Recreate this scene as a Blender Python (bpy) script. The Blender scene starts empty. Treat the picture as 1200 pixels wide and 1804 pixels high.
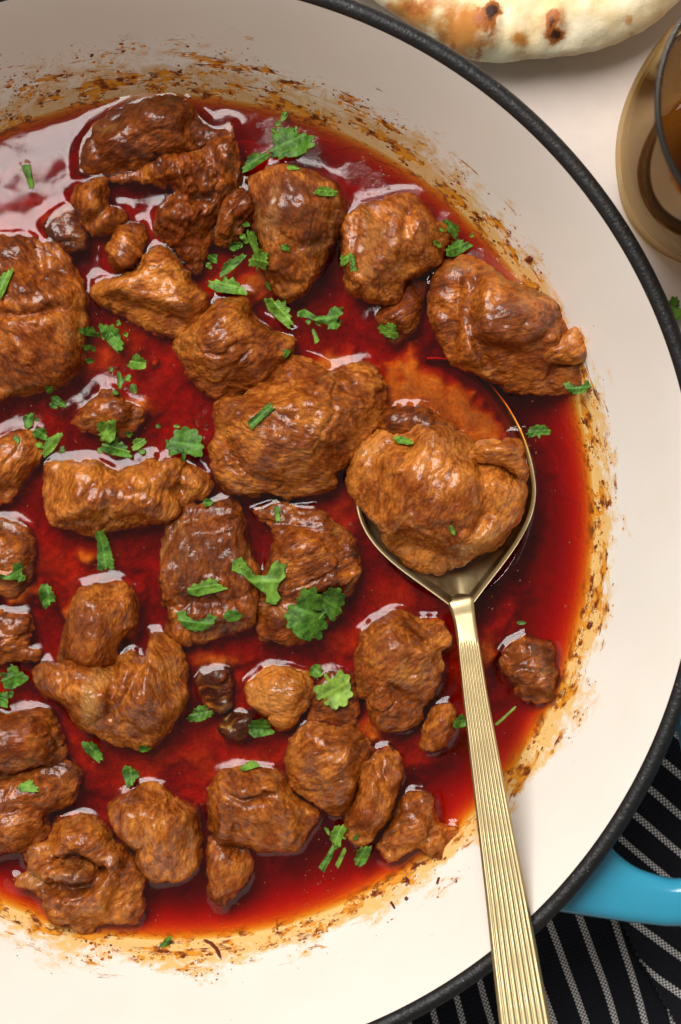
import bpy, math
import numpy as np
from mathutils import Matrix, Vector

# ------------------------------------------------------------------ camera, world, lamps, exposure
ZS, ZR = 0.030, 0.075                     # sauce level, rim level (table top is z = 0), metres
CAM = np.array([0.05875, 0.02667, 0.60005]); F_PX = 3500.0
TX, TY = -0.042, 0.017
cx_, sx_, cy_, sy_ = math.cos(TX), math.sin(TX), math.cos(TY), math.sin(TY)
ROT = np.array([[cy_, 0, sy_], [0, 1, 0], [-sy_, 0, cy_]]) @ np.array([[1, 0, 0], [0, cx_, -sx_], [0, sx_, cx_]])
scene = bpy.context.scene
cam_data = bpy.data.cameras.new('camera'); cam = bpy.data.objects.new('camera', cam_data)
scene.collection.objects.link(cam)
cam.matrix_world = Matrix.Translation(Vector(CAM)) @ Matrix([list(r) for r in ROT]).to_4x4()
cam_data.sensor_fit = 'VERTICAL'; cam_data.sensor_height = 36.0
cam_data.lens = F_PX / 1804 * 36
cam_data.clip_start = 0.01; cam_data.clip_end = 20
cam_data.dof.use_dof = True; cam_data.dof.focus_distance = 0.556; cam_data.dof.aperture_fstop = 16
scene.camera = cam

world = bpy.data.worlds.new('World'); scene.world = world; world.use_nodes = True
wb = world.node_tree.nodes['Background']
wb.inputs['Color'].default_value = (1.0, 0.90, 0.82, 1); wb.inputs['Strength'].default_value = 0.24

def area(name, loc, target, sx, sy, power, col):
    l = bpy.data.lights.new(name, 'AREA'); l.shape = 'RECTANGLE'; l.size = sx; l.size_y = sy
    l.energy = power; l.color = col
    o = bpy.data.objects.new(name, l); scene.collection.objects.link(o)
    o.location = loc
    o.rotation_euler = (Vector(target) - Vector(loc)).to_track_quat('-Z', 'Y').to_euler()
    return o
area('softbox_lamp', (-0.20, 0.52, 0.84), (0.02, 0.02, 0.03), 0.60, 0.66, 15.2, (1.0, 0.97, 0.93))

scene.view_settings.view_transform = 'Standard'; scene.view_settings.look = 'None'
scene.view_settings.gamma = 1.0; scene.view_settings.exposure = 0.0
scene.view_settings.use_curve_mapping = False
scene.render.engine = 'CYCLES'
scene.cycles.transparent_max_bounces = 16
scene.cycles.max_bounces = 6; scene.cycles.diffuse_bounces = 3; scene.cycles.glossy_bounces = 3
scene.cycles.use_denoising = True

# ------------------------------------------------------------------ numeric helpers
def P(px, py, z):
    """photo pixel(s) -> world XY on the horizontal plane at height z"""
    px = np.asarray(px, float); py = np.asarray(py, float)
    d = np.stack([(px - 600) / F_PX, -(py - 902) / F_PX, -np.ones_like(px)], -1) @ ROT.T
    t = (z - CAM[2]) / d[..., 2]
    return (CAM + d * t[..., None])[..., :2]

_rng = np.random.RandomState(7)
_perm = np.tile(_rng.permutation(256), 3)
_grad = _rng.normal(size=(256, 3)); _grad /= np.linalg.norm(_grad, axis=1)[:, None]
def perlin(p):
    p = np.asarray(p, float); i = np.floor(p).astype(int); f = p - i
    u = f * f * f * (f * (f * 6 - 15) + 10); i &= 255
    out = 0
    for dx in (0, 1):
        for dy in (0, 1):
            for dz in (0, 1):
                h = _perm[_perm[_perm[i[:, 0] + dx] + i[:, 1] + dy] + i[:, 2] + dz]
                g = _grad[h]
                v = g[:, 0] * (f[:, 0] - dx) + g[:, 1] * (f[:, 1] - dy) + g[:, 2] * (f[:, 2] - dz)
                w = (u[:, 0] if dx else 1 - u[:, 0]) * (u[:, 1] if dy else 1 - u[:, 1]) * (u[:, 2] if dz else 1 - u[:, 2])
                out = out + v * w
    return out * 1.5
def fbm(p, octaves=3, gain=0.5):
    s, a = 0, 1.0
    for k in range(octaves):
        s = s + a * perlin(p * 2 ** k + 17.3 * k); a *= gain
    return s
def ridged(p, octaves=3):
    s, a = 0, 1.0
    for k in range(octaves):
        s = s + a * (1 - 2.2 * np.abs(perlin(p * 2 ** k + 9.1 * k))); a *= 0.5
    return s
_jit = _rng.uniform(0, 1, (256, 3))
def worley(p):
    """distance to the nearest and second nearest cell point, and the nearest cell's id"""
    i = np.floor(p).astype(int); f = p - i
    f1 = np.full(len(p), 9.0); f2 = f1.copy(); cid = np.zeros(len(p), int)
    for dx in (-1, 0, 1):
        for dy in (-1, 0, 1):
            for dz in (-1, 0, 1):
                h = _perm[_perm[_perm[(i[:, 0] + dx) & 255] + ((i[:, 1] + dy) & 255)] + ((i[:, 2] + dz) & 255)]
                j = _jit[h]
                d = (dx + j[:, 0] - f[:, 0]) ** 2 + (dy + j[:, 1] - f[:, 1]) ** 2 + (dz + j[:, 2] - f[:, 2]) ** 2
                m = d < f1
                f2 = np.where(m, f1, np.minimum(f2, d)); cid = np.where(m, h, cid); f1 = np.where(m, d, f1)
    return np.sqrt(f1), np.sqrt(f2), cid
def sstep(a, b, x):
    t = np.clip((x - a) / (b - a), 0, 1); return t * t * (3 - 2 * t)

def catmull(pts, n=6):
    pts = np.asarray(pts, float); N = len(pts); out = []
    for i in range(N):
        p0, p1, p2, p3 = pts[i - 1], pts[i], pts[(i + 1) % N], pts[(i + 2) % N]
        for k in range(n):
            t = k / n
            out.append(0.5 * ((2 * p1) + (-p0 + p2) * t + (2 * p0 - 5 * p1 + 4 * p2 - p3) * t * t + (-p0 + 3 * p1 - 3 * p2 + p3) * t ** 3))
    return np.array(out)
def seg_dist(q, poly, closed=True):
    a = poly if closed else poly[:-1]
    b = np.roll(poly, -1, 0) if closed else poly[1:]
    best = np.full(len(q), 1e9); near = np.zeros((len(q), 2))
    for s in range(0, len(q), 20000):
        qq = q[s:s + 20000]
        ab = b - a; t = ((qq[:, None] - a[None]) * ab[None]).sum(2) / np.maximum((ab ** 2).sum(1), 1e-18)[None]
        c = a[None] + np.clip(t, 0, 1)[..., None] * ab[None]
        d = np.hypot(qq[:, None, 0] - c[..., 0], qq[:, None, 1] - c[..., 1])
        k = d.argmin(1); r = np.arange(len(qq))
        best[s:s + 20000] = d[r, k]; near[s:s + 20000] = c[r, k]
    return best, near
def inside(q, poly):
    x, y = q[:, 0], q[:, 1]; res = np.zeros(len(q), bool); j = len(poly) - 1
    for i in range(len(poly)):
        xi, yi = poly[i]; xj, yj = poly[j]
        if yi != yj:
            c = ((yi > y) != (yj > y)) & (x < (xj - xi) * (y - yi) / (yj - yi) + xi)
            res ^= c
        j = i
    return res
def poly_grid(poly, g):
    """grid of quads that fills a polygon; outside corners snapped on its outline"""
    lo = poly.min(0) - 1.5 * g; hi = poly.max(0) + 1.5 * g
    nx, ny = [int(math.ceil(v)) + 1 for v in (hi - lo) / g]
    X, Y = np.meshgrid(lo[0] + g * np.arange(nx), lo[1] + g * np.arange(ny), indexing='ij')
    q = np.stack([X.ravel(), Y.ravel()], 1)
    ins = inside(q, poly); d, near = seg_dist(q, poly)
    I = ins.reshape(nx, ny)
    cell = I[:-1, :-1] | I[1:, :-1] | I[:-1, 1:] | I[1:, 1:]
    ci, cj = np.nonzero(cell)
    quads = np.stack([ci * ny + cj, (ci + 1) * ny + cj, (ci + 1) * ny + cj + 1, ci * ny + cj + 1], 1)
    used = np.unique(quads); remap = np.full(nx * ny, -1); remap[used] = np.arange(len(used))
    pos = np.where(ins[used][:, None], q[used], near[used]); dd = np.where(ins[used], d[used], 0.0)
    return pos, dd, near[used], remap[quads], ~ins[used]
def neighbours_mean(z, quads, n):
    i = quads.ravel(); j = np.roll(quads, -1, 1).ravel()
    s = np.bincount(i, z[j], n) + np.bincount(j, z[i], n); c = np.bincount(i, minlength=n) + np.bincount(j, minlength=n)
    return s / np.maximum(c, 1)
def vert_normals(v, faces):
    fn = np.cross(v[faces[:, 2]] - v[faces[:, 0]], v[faces[:, 3]] - v[faces[:, 1]])
    n = np.stack([np.bincount(faces.ravel(), np.repeat(fn[:, c], 4), len(v)) for c in range(3)], 1)
    return n / np.maximum(np.linalg.norm(n, axis=1), 1e-15)[:, None]

def mesh_obj(name, verts, faces, mat, parent=None, smooth=True, attrs=None, uv=None, origin=None):
    verts = np.asarray(verts, float)
    o_ = np.zeros(3) if origin is None else np.asarray(origin, float)
    me = bpy.data.meshes.new(name)
    me.from_pydata((verts - o_).tolist(), [], [list(map(int, f)) for f in faces] if not isinstance(faces, np.ndarray) else faces.tolist())
    if smooth: me.polygons.foreach_set('use_smooth', np.ones(len(me.polygons), bool))
    for k, a in (attrs or {}).items():
        a = np.asarray(a, np.float32)
        if a.ndim == 2: at = me.attributes.new(k, 'FLOAT_VECTOR', 'POINT'); at.data.foreach_set('vector', a.ravel())
        else: at = me.attributes.new(k, 'FLOAT', 'POINT'); at.data.foreach_set('value', a)
    if uv is not None:
        l = me.uv_layers.new(name='UVMap'); li = np.empty(len(me.loops), np.int32); me.loops.foreach_get('vertex_index', li)
        l.data.foreach_set('uv', np.asarray(uv, np.float32)[li].ravel())
    me.materials.append(mat); me.update()
    o = bpy.data.objects.new(name, me); scene.collection.objects.link(o)
    o.location = o_
    if parent is not None:
        o.parent = parent
        o.location = Vector(o_) - parent.location
    return o
def tag(o, label, cat, group=None, kind=None):
    o['label'] = label; o['category'] = cat
    if group: o['group'] = group
    if kind: o['kind'] = kind
    return o
def empty(name, loc):
    o = bpy.data.objects.new(name, None); scene.collection.objects.link(o); o.location = loc; return o
def lathe(profile, n=256, a0=0.0, a1=2 * math.pi, center=(0, 0)):
    pr = np.asarray(profile, float); closed = abs(a1 - a0 - 2 * math.pi) < 1e-6
    A = a0 + (a1 - a0) * np.arange(n + 1) / n
    arc = np.r_[0, np.cumsum(np.hypot(*np.diff(pr, axis=0).T))]
    m = len(pr); v = np.zeros(((n + 1) * m, 3)); uv = np.zeros(((n + 1) * m, 2))
    for i, a in enumerate(A):
        v[i * m:(i + 1) * m] = np.stack([center[0] + pr[:, 0] * math.cos(a), center[1] + pr[:, 0] * math.sin(a), pr[:, 1]], 1)
        uv[i * m:(i + 1) * m] = np.stack([np.full(m, a * 0.13), arc], 1)
    f = [[i * m + j, (i + 1) * m + j, (i + 1) * m + j + 1, i * m + j + 1] for i in range(n) for j in range(m - 1)]
    return v, np.array(f), uv

# ------------------------------------------------------------------ material helpers
def new_mat(name):
    m = bpy.data.materials.new(name); m.use_nodes = True
    nt = m.node_tree; nt.nodes.clear()
    out = nt.nodes.new('ShaderNodeOutputMaterial')
    return m, nt, out
class NT:
    def __init__(s, nt): s.nt = nt
    def n(s, typ, ins=None, **props):
        nd = s.nt.nodes.new('ShaderNode' + typ)
        for k, v in props.items(): setattr(nd, k, v)
        for k, v in (ins or {}).items():
            if isinstance(v, bpy.types.NodeSocket): s.nt.links.new(v, nd.inputs[k])
            else: nd.inputs[k].default_value = v
        return nd
    def math(s, op, a, b=0.0, c=0.0, clamp=False):
        nd = s.n('Math', {0: a, 1: b, 2: c}, operation=op); nd.use_clamp = clamp; return nd.outputs[0]
    def mr(s, x, a, b, c=0.0, d=1.0, smooth=True):
        return s.n('MapRange', {'Value': x, 'From Min': a, 'From Max': b, 'To Min': c, 'To Max': d}, interpolation_type='SMOOTHSTEP' if smooth else 'LINEAR').outputs[0]
    def noise(s, vec, scale, detail=3, rough=0.55, dist=0.0):
        return s.n('TexNoise', {'Vector': vec, 'Scale': scale, 'Detail': detail, 'Roughness': rough, 'Distortion': dist}).outputs['Fac']
    def voro(s, vec, scale, feature='F1', rand=1.0):
        return s.n('TexVoronoi', {'Vector': vec, 'Scale': scale, 'Randomness': rand}, feature=feature).outputs['Distance']
    def mix(s, f, a, b, blend='MIX'):
        nd = s.n('Mix', data_type='RGBA', blend_type=blend)
        for i, v in ((0, f), (6, a), (7, b)):
            if isinstance(v, bpy.types.NodeSocket): s.nt.links.new(v, nd.inputs[i])
            else: nd.inputs[i].default_value = v if i == 0 else (*v, 1)
        return nd.outputs[2]
    def ramp(s, f, stops):
        nd = s.n('ValToRGB', {'Fac': f}); e = nd.color_ramp.elements
        while len(e) < len(stops): e.new(0.5)
        for el, (p, c) in zip(e, stops): el.position = p; el.color = (*c, 1)
        return nd.outputs[0]
    def bump(s, h, strength, dist, normal=None):
        ins = {'Height': h, 'Strength': strength, 'Distance': dist}
        if normal is not None: ins['Normal'] = normal
        return s.n('Bump', ins).outputs[0]
    def attr(s, name):
        return s.n('Attribute', attribute_name=name).outputs['Fac']
    def coord(s, which='Object'):
        return s.n('TexCoord').outputs[which]
    def mapping(s, v, scale=(1, 1, 1), loc=(0, 0, 0), rot=(0, 0, 0)):
        return s.n('Mapping', {'Vector': v, 'Scale': scale, 'Location': loc, 'Rotation': rot}).outputs[0]
    def link(s, a, b): s.nt.links.new(a, b)

def mat_meat():
    m, nt, out = new_mat('meat'); t = NT(nt)
    geo = t.n('NewGeometry').outputs['Position']; grain = t.mapping(t.n('Attribute', attribute_name='grain').outputs['Vector'], (0.42, 1, 0.75))
    tone = t.attr('tone'); sear = t.attr('sear'); fat = t.attr('fat')
    n1 = t.noise(geo, 95, 4, 0.6, 0.4); n2 = t.noise(t.mapping(grain, (1.3, 1, 1.1)), 560, 5, 0.62); n3 = t.noise(geo, 55, 2)
    f = t.math('ADD', t.math('MULTIPLY', n1, 0.62), t.math('MULTIPLY', n2, 0.45))
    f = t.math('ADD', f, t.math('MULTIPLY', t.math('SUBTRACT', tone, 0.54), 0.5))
    f = t.math('ADD', f, t.math('MULTIPLY', t.attr('streak'), 0.055))
    col = t.ramp(f, [(0.32, (0.050, 0.0085, 0.0016)), (0.44, (0.140, 0.0270, 0.0026)), (0.555, (0.300, 0.070, 0.0060)), (0.69, (0.56, 0.182, 0.023))])
    red = t.mr(n3, 0.5, 0.72, 0, 0.5)
    col = t.mix(red, col, (0.19, 0.032, 0.005))
    sm = t.math('MULTIPLY', sear, t.mr(n2, 0.3, 0.62, 0.35, 1.0))
    col = t.mix(sm, col, (0.135, 0.034, 0.011))
    col = t.mix(t.math('MULTIPLY', fat, 0.8), col, (0.52, 0.24, 0.06))
    n4 = t.noise(geo, 260, 3, 0.6)
    rough = t.mr(n4, 0.35, 0.65, 0.34, 0.62)
    b1 = t.noise(grain, 1500, 3, 0.6); b2 = t.noise(geo, 1150, 4, 0.62, 0.3); b3 = t.noise(geo, 200, 2); v1 = t.voro(grain, 1050)
    bm = t.mr(b3, 0.40, 0.60)                                     # coarse-grained areas against smoother ones
    h = t.math('ADD', t.math('MULTIPLY', t.math('ADD', b2, t.math('MULTIPLY', v1, -0.9)), t.math('ADD', 0.45, t.math('MULTIPLY', bm, 0.75))), t.math('MULTIPLY', b1, 0.55))
    nrm = t.bump(h, 0.55, 0.0010); cnrm = t.bump(t.noise(geo, 600, 3, 0.6), 0.40, 0.0009)
    pit = t.mr(t.math('ADD', b2, t.math('MULTIPLY', v1, -0.5)), 0.05, 0.42, 0.70, 1.08)
    col = t.mix(1.0, col, t.n('CombineColor', {0: pit, 1: pit, 2: pit}).outputs[0], 'MULTIPLY')
    p = t.n('BsdfPrincipled', {'Base Color': col, 'Roughness': rough, 'Normal': nrm, 'IOR': 1.42, 'Specular IOR Level': 0.14,
            'Coat Weight': t.mr(t.math('ADD', t.math('MULTIPLY', n4, 0.5), t.math('MULTIPLY', n3, 0.5)), 0.47, 0.60, 1.0, 0.12), 'Coat Roughness': 0.09, 'Coat Normal': cnrm, 'Coat IOR': 1.45})
    t.link(p.outputs[0], out.inputs[0]); return m
def mat_gravy():
    m, nt, out = new_mat('gravy'); t = NT(nt)
    geo = t.n('NewGeometry').outputs['Position']
    n1 = t.noise(geo, 90, 5, 0.65, 0.6); n2 = t.noise(geo, 900, 4, 0.7)
    f = t.math('ADD', t.math('MULTIPLY', n1, 0.6), t.math('MULTIPLY', n2, 0.4))
    col = t.ramp(f, [(0.34, (0.16, 0.035, 0.008)), (0.5, (0.36, 0.11, 0.02)), (0.66, (0.60, 0.25, 0.05))])
    col = t.mix(t.attr('thin'), col, (0.74, 0.60, 0.42))          # thin smear over the enamel
    p = t.n('BsdfPrincipled', {'Base Color': col, 'Roughness': 0.7, 'Normal': t.bump(n2, 0.5, 0.0006)})
    t.link(p.outputs[0], out.inputs[0]); return m
def mat_oil():
    m, nt, out = new_mat('red_oil'); t = NT(nt)
    geo = t.n('NewGeometry').outputs['Position']
    n1 = t.noise(geo, 60, 2); n2 = t.noise(geo, 1500, 2)
    film = t.mr(t.noise(geo, 38, 3, 0.6), 0.50, 0.60)               # grainy oil film in places
    grain = t.noise(geo, 750, 3, 0.65)
    nrm = t.bump(t.math('ADD', n1, t.math('MULTIPLY', t.math('MULTIPLY', film, grain), 0.45)), 0.16, 0.0012)
    fr = t.n('Fresnel', {'IOR': 1.44, 'Normal': nrm}).outputs[0]
    gl = t.n('BsdfGlossy', {'Color': (1, 1, 1, 1), 'Roughness': 0.07, 'Normal': nrm})
    tr = t.n('BsdfTransparent', {'Color': (1, 1, 1, 1)})
    back = t.n('NewGeometry').outputs['Backfacing']
    fr = t.math('MULTIPLY', fr, t.math('SUBTRACT', 1.0, back))
    mx = t.n('MixShader', {0: fr, 1: tr.outputs[0], 2: gl.outputs[0]})
    t.link(mx.outputs[0], out.inputs[0])
    va = t.n('VolumeAbsorption', {'Color': (0.95, 0.70, 0.0, 1), 'Density': 1050.0})
    t.link(va.outputs[0], out.inputs['Volume']); return m
def mat_enamel():
    m, nt, out = new_mat('cream_enamel'); t = NT(nt)
    uv = t.coord('UV'); geo = t.n('NewGeometry').outputs['Position']
    sp = t.n('SeparateXYZ', {0: geo}); z = sp.outputs['Z']
    h = t.math('SUBTRACT', z, ZS)                                  # height above the sauce line
    ang = t.math('ARCTAN2', sp.outputs['Y'], sp.outputs['X'])
    top = t.mr(ang, 0.5, 1.3); low = t.mr(ang, -0.2, -0.6)
    uvs = t.mapping(uv, (0.80, 1, 1)); uvl = t.mapping(uv, (0.22, 1, 1))
    big = t.noise(uvs, 55, 3, 0.6)
    reach = t.math('ADD', t.mr(big, 0.3, 0.7, 0.010, 0.025), t.math('MULTIPLY', top, 0.012))
    rel = t.math('DIVIDE', h, reach)                               # 0 at the sauce, 1 where splatter ends
    fade = t.mr(rel, 0.05, 1.15, 1.0, 0.0)
    # yellow oil wash
    ws = t.noise(uvs, 210, 6, 0.72, 0.8)
    wash = t.math('MULTIPLY', t.mr(t.math('ADD', ws, t.math('MULTIPLY', fade, t.math('SUBTRACT', 0.56, t.math('MULTIPLY', top, 0.12)))), 0.72, 1.0), 0.80)
    # brown specks: round dots of three sizes and a few smears
    clump = t.noise(uvs, 130, 3, 0.6)
    fs = t.math('MULTIPLY', fade, t.mr(clump, 0.33, 0.62, 0.25, 1.15))
    wob = t.n('TexNoise', {'Vector': uv, 'Scale': 900.0, 'Detail': 2.0}).outputs['Color']
    uvw = t.n('VectorMath', {0: uv, 1: t.n('VectorMath', {0: t.n('VectorMath', {0: wob, 1: (0.5, 0.5, 0.5)}, operation='SUBTRACT').outputs[0], 'Scale': 0.0011}, operation='SCALE').outputs[0]}, operation='ADD').outputs[0]
    def dots(vec, sc, amt):
        vn = t.n('TexVoronoi', {'Vector': vec, 'Scale': sc}); size = t.n('SeparateColor', {0: vn.outputs['Color']}).outputs[0]
        rad = t.math('MULTIPLY', t.math('SUBTRACT', t.math('ADD', t.math('MULTIPLY', size, 0.55), t.math('MULTIPLY', fs, amt)), 0.56), 0.95)
        return t.mr(t.math('SUBTRACT', rad, vn.outputs['Distance']), -0.03, 0.06)
    k1 = dots(uvw, 330, 0.55); k2 = dots(uvw, 680, 0.72); k3 = dots(uvw, 1350, 0.60)
    s2 = t.noise(uvl, 300, 4, 0.7, 0.5)
    k4 = t.mr(t.math('ADD', s2, t.math('MULTIPLY', fs, 0.26)), 0.70, 0.80)
    k = t.math('MAXIMUM', t.math('MAXIMUM', k1, k2), t.math('MAXIMUM', k3, k4))
    above = t.mr(h, -0.004, 0.0005)
    far = t.math('MULTIPLY', t.mr(t.noise(uv, 900, 1), 0.80, 0.83), t.mr(h, 0.030, 0.015))
    base = t.ramp(t.noise(geo, 30, 3), [(0.3, (0.80, 0.745, 0.665)), (0.7, (0.84, 0.79, 0.715))])
    film = t.math('MULTIPLY', t.mr(t.math('ADD', rel, t.math('MULTIPLY', ws, 0.5)), 0.62, 0.22), 0.8)
    col = t.mix(t.math('MAXIMUM', wash, film), base, t.mix(top, (0.78, 0.42, 0.04), (0.62, 0.34, 0.07)))
    spot = t.ramp(t.noise(uvs, 340, 2), [(0.36, (0.14, 0.028, 0.005)), (0.45, (0.38, 0.10, 0.008)), (0.54, (0.70, 0.27, 0.015))])
    col = t.mix(t.math('MULTIPLY', k, above), col, spot)
    col = t.mix(far, col, (0.22, 0.10, 0.05))
    rough = t.math('ADD', 0.22, t.math('MULTIPLY', k, 0.2))
    p = t.n('BsdfPrincipled', {'Base Color': col, 'Roughness': rough, 'Normal': t.bump(k, 0.5, 0.0004), 'IOR': 1.5})
    t.link(p.outputs[0], out.inputs[0]); return m
def mat_rim():
    m, nt, out = new_mat('black_rim_enamel'); t = NT(nt)
    g = t.n('NewGeometry').outputs['Position']
    n = t.noise(g, 750, 3, 0.6); v = t.voro(g, 1100)
    sp = t.mr(t.voro(g, 420), 0.0, 0.11, 1.0, 0.0)
    sp = t.math('MULTIPLY', sp, t.mr(t.noise(g, 200, 1), 0.5, 0.62))
    col = t.mix(t.math('MULTIPLY', sp, 0.55), (0.009, 0.0085, 0.009), (0.55, 0.55, 0.55))
    p = t.n('BsdfPrincipled', {'Base Color': col, 'Roughness': t.mr(n, 0.3, 0.7, 0.4, 0.6), 'Specular IOR Level': 0.4, 'Normal': t.bump(t.math('ADD', n, t.math('MULTIPLY', v, 0.4)), 0.38, 0.0006)})
    t.link(p.outputs[0], out.inputs[0]); return m
def mat_simple(name, col, rough=0.5, metal=0.0, bump=None, var=0.0, scale=200, coat=0.0):
    m, nt, out = new_mat(name); t = NT(nt)
    g = t.coord('Object'); n = t.noise(g, scale, 4, 0.6)
    c = t.mix(n, tuple(x * (1 - var) for x in col), tuple(min(1, x * (1 + var)) for x in col))
    ins = {'Base Color': c, 'Roughness': rough, 'Metallic': metal, 'Coat Weight': coat}
    if bump: ins['Normal'] = t.bump(n, bump[0], bump[1])
    p = t.n('BsdfPrincipled', ins); t.link(p.outputs[0], out.inputs[0]); return m
def mat_gold():
    m, nt, out = new_mat('brushed_gold'); t = NT(nt)
    uv = t.coord('UV')
    n = t.noise(t.mapping(uv, (6, 1500, 1)), 1.0, 3, 0.6); n2 = t.noise(t.coord('Object'), 140, 4)
    col = t.mix(n2, (0.35, 0.275, 0.140), (0.44, 0.355, 0.195))
    p = t.n('BsdfPrincipled', {'Base Color': col, 'Metallic': 1.0, 'Roughness': t.mr(n2, 0.3, 0.7, 0.34, 0.54), 'Normal': t.bump(n, 0.12, 0.0003)})
    t.link(p.outputs[0], out.inputs[0]); return m
def mat_leaf(name, a, b):
    m, nt, out = new_mat(name); t = NT(nt)
    g = t.coord('Object'); vein = t.attr('vein')
    n = t.mr(t.noise(g, 260, 4, 0.65), 0.32, 0.68)
    col = t.mix(n, tuple(x * 0.55 for x in a), tuple(x * 1.25 for x in b))
    col = t.mix(t.math('MULTIPLY', vein, 0.55), col, tuple(min(1, x * 1.9 + 0.02) for x in b))
    nrm = t.bump(t.math('ADD', t.noise(g, 900, 3), t.voro(g, 700)), 0.35, 0.0004)
    p = t.n('BsdfPrincipled', {'Base Color': col, 'Roughness': 0.5, 'Normal': nrm, 'Specular IOR Level': 0.35})
    tl = t.n('BsdfTranslucent', {'Color': col})
    mx = t.n('MixShader', {0: 0.22, 1: p.outputs[0], 2: tl.outputs[0]})
    t.link(mx.outputs[0], out.inputs[0]); return m
def mat_naan():
    m, nt, out = new_mat('naan_crust'); t = NT(nt)
    g = t.n('NewGeometry').outputs['Position']; ch = t.attr('char'); br = t.attr('brown')
    n = t.noise(g, 90, 5, 0.6); n2 = t.noise(g, 500, 4, 0.65)
    col = t.ramp(n, [(0.32, (0.78, 0.55, 0.26)), (0.5, (0.86, 0.70, 0.43)), (0.68, (0.90, 0.80, 0.60))])
    b = t.mr(t.math('ADD', t.math('MULTIPLY', br, 0.9), t.math('MULTIPLY', n2, 0.55)), 0.45, 1.05)
    col = t.mix(b, col, (0.52, 0.20, 0.035))
    c1 = t.math('ADD', t.math('MULTIPLY', ch, 0.9), t.math('MULTIPLY', n2, 0.7))
    col = t.mix(t.mr(c1, 0.58, 0.85), col, (0.40, 0.11, 0.015))
    col = t.mix(t.mr(c1, 0.88, 1.15), col, (0.045, 0.014, 0.008))
    p = t.n('BsdfPrincipled', {'Base Color': col, 'Roughness': 0.55, 'Normal': t.bump(n2, 0.3, 0.0008), 'Subsurface Weight': 0.0})
    t.link(p.outputs[0], out.inputs[0]); return m
def mat_table():
    m, nt, out = new_mat('table_top'); t = NT(nt)
    g = t.n('NewGeometry').outputs['Position']
    n = t.noise(g, 9, 5, 0.6); n2 = t.noise(g, 160, 4, 0.7)
    col = t.ramp(t.math('ADD', t.math('MULTIPLY', n, 0.7), t.math('MULTIPLY', n2, 0.3)), [(0.35, (0.60, 0.49, 0.43)), (0.6, (0.68, 0.575, 0.51))])
    p = t.n('BsdfPrincipled', {'Base Color': col, 'Roughness': 0.5, 'Normal': t.bump(n2, 0.2, 0.0006)})
    t.link(p.outputs[0], out.inputs[0]); return m
def mat_napkin():
    m, nt, out = new_mat('striped_cotton'); t = NT(nt)
    uv = t.n('SeparateXYZ', {0: t.coord('UV')}); u, v = uv.outputs['X'], uv.outputs['Y']
    per = 0.0086
    a = t.math('ABSOLUTE', t.math('SUBTRACT', t.math('FRACT', t.math('DIVIDE', u, per)), 0.5))
    stripe = t.mr(a, 0.100, 0.122, 1.0, 0.0)
    w = 0.00062
    # plain weave: warp and weft alternate over and under
    cu = t.math('FRACT', t.math('DIVIDE', u, 2 * w)); cv = t.math('FRACT', t.math('DIVIDE', v, 2 * w))
    chk = t.math('ABSOLUTE', t.math('SUBTRACT', t.math('GREATER_THAN', cu, 0.5), t.math('GREATER_THAN', cv, 0.5)))
    th = t.math('ADD', t.math('SINE', t.math('MULTIPLY', u, math.pi / w)), t.math('SINE', t.math('MULTIPLY', v, math.pi / w)))
    nz = t.noise(t.coord('UV'), 900, 3)
    white = t.math('MULTIPLY', stripe, t.math('ADD', 0.10, t.math('MULTIPLY', chk, 0.90)))
    base = t.mix(nz, (0.006, 0.007, 0.011), (0.016, 0.017, 0.024))
    col = t.mix(white, base, (0.82, 0.80, 0.77))
    p = t.n('BsdfPrincipled', {'Base Color': col, 'Roughness': 0.9, 'Specular IOR Level': 0.2, 'Normal': t.bump(t.math('ADD', th, nz), 0.4, 0.0003), 'Sheen Weight': 0.06})
    t.link(p.outputs[0], out.inputs[0]); return m
def mat_glass():
    m, nt, out = new_mat('smoked_amber_glass'); t = NT(nt)
    gl = t.n('BsdfGlossy', {'Color': (0.85, 0.68, 0.42, 1), 'Roughness': 0.05})
    lw = t.n('LayerWeight', {'Blend': 0.35}).outputs['Facing']
    tint = t.mix(lw, (0.88, 0.81, 0.66), (0.68, 0.59, 0.40))
    tr = t.n('BsdfTransparent', {'Color': tint})
    fr = t.n('Fresnel', {'IOR': 1.5}).outputs[0]
    mx = t.n('MixShader', {0: t.math('MULTIPLY', fr, 0.3), 1: tr.outputs[0], 2: gl.outputs[0]})
    t.link(mx.outputs[0], out.inputs[0]); return m

MEAT, GRAVY, OIL, ENAMEL, RIM = mat_meat(), mat_gravy(), mat_oil(), mat_enamel(), mat_rim()
BLUE = mat_simple('blue_enamel', (0.030, 0.29, 0.44), 0.16, var=0.12, scale=40, coat=0.6)
GOLD, NAAN, TABLE, NAPKIN, GLASS = mat_gold(), mat_naan(), mat_table(), mat_napkin(), mat_glass()
LEAF = [mat_leaf('coriander_leaf', (0.040, 0.125, 0.010), (0.095, 0.240, 0.020)),
        mat_leaf('bright_coriander_leaf', (0.105, 0.245, 0.018), (0.17, 0.34, 0.035)),
        mat_leaf('lime_coriander_leaf', (0.19, 0.33, 0.035), (0.28, 0.45, 0.06))]
def mat_drink():
    m, nt, out = new_mat('amber_drink'); t = NT(nt)
    fr = t.n('Fresnel', {'IOR': 1.33}).outputs[0]
    tr = t.n('BsdfTransparent', {'Color': (0.58, 0.43, 0.22, 1)}); gl = t.n('BsdfGlossy', {'Color': (1, 1, 1, 1), 'Roughness': 0.02})
    t.link(t.n('MixShader', {0: t.math('MULTIPLY', fr, 0.5), 1: tr.outputs[0], 2: gl.outputs[0]}).outputs[0], out.inputs[0]); return m
DRINK = mat_drink()
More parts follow.
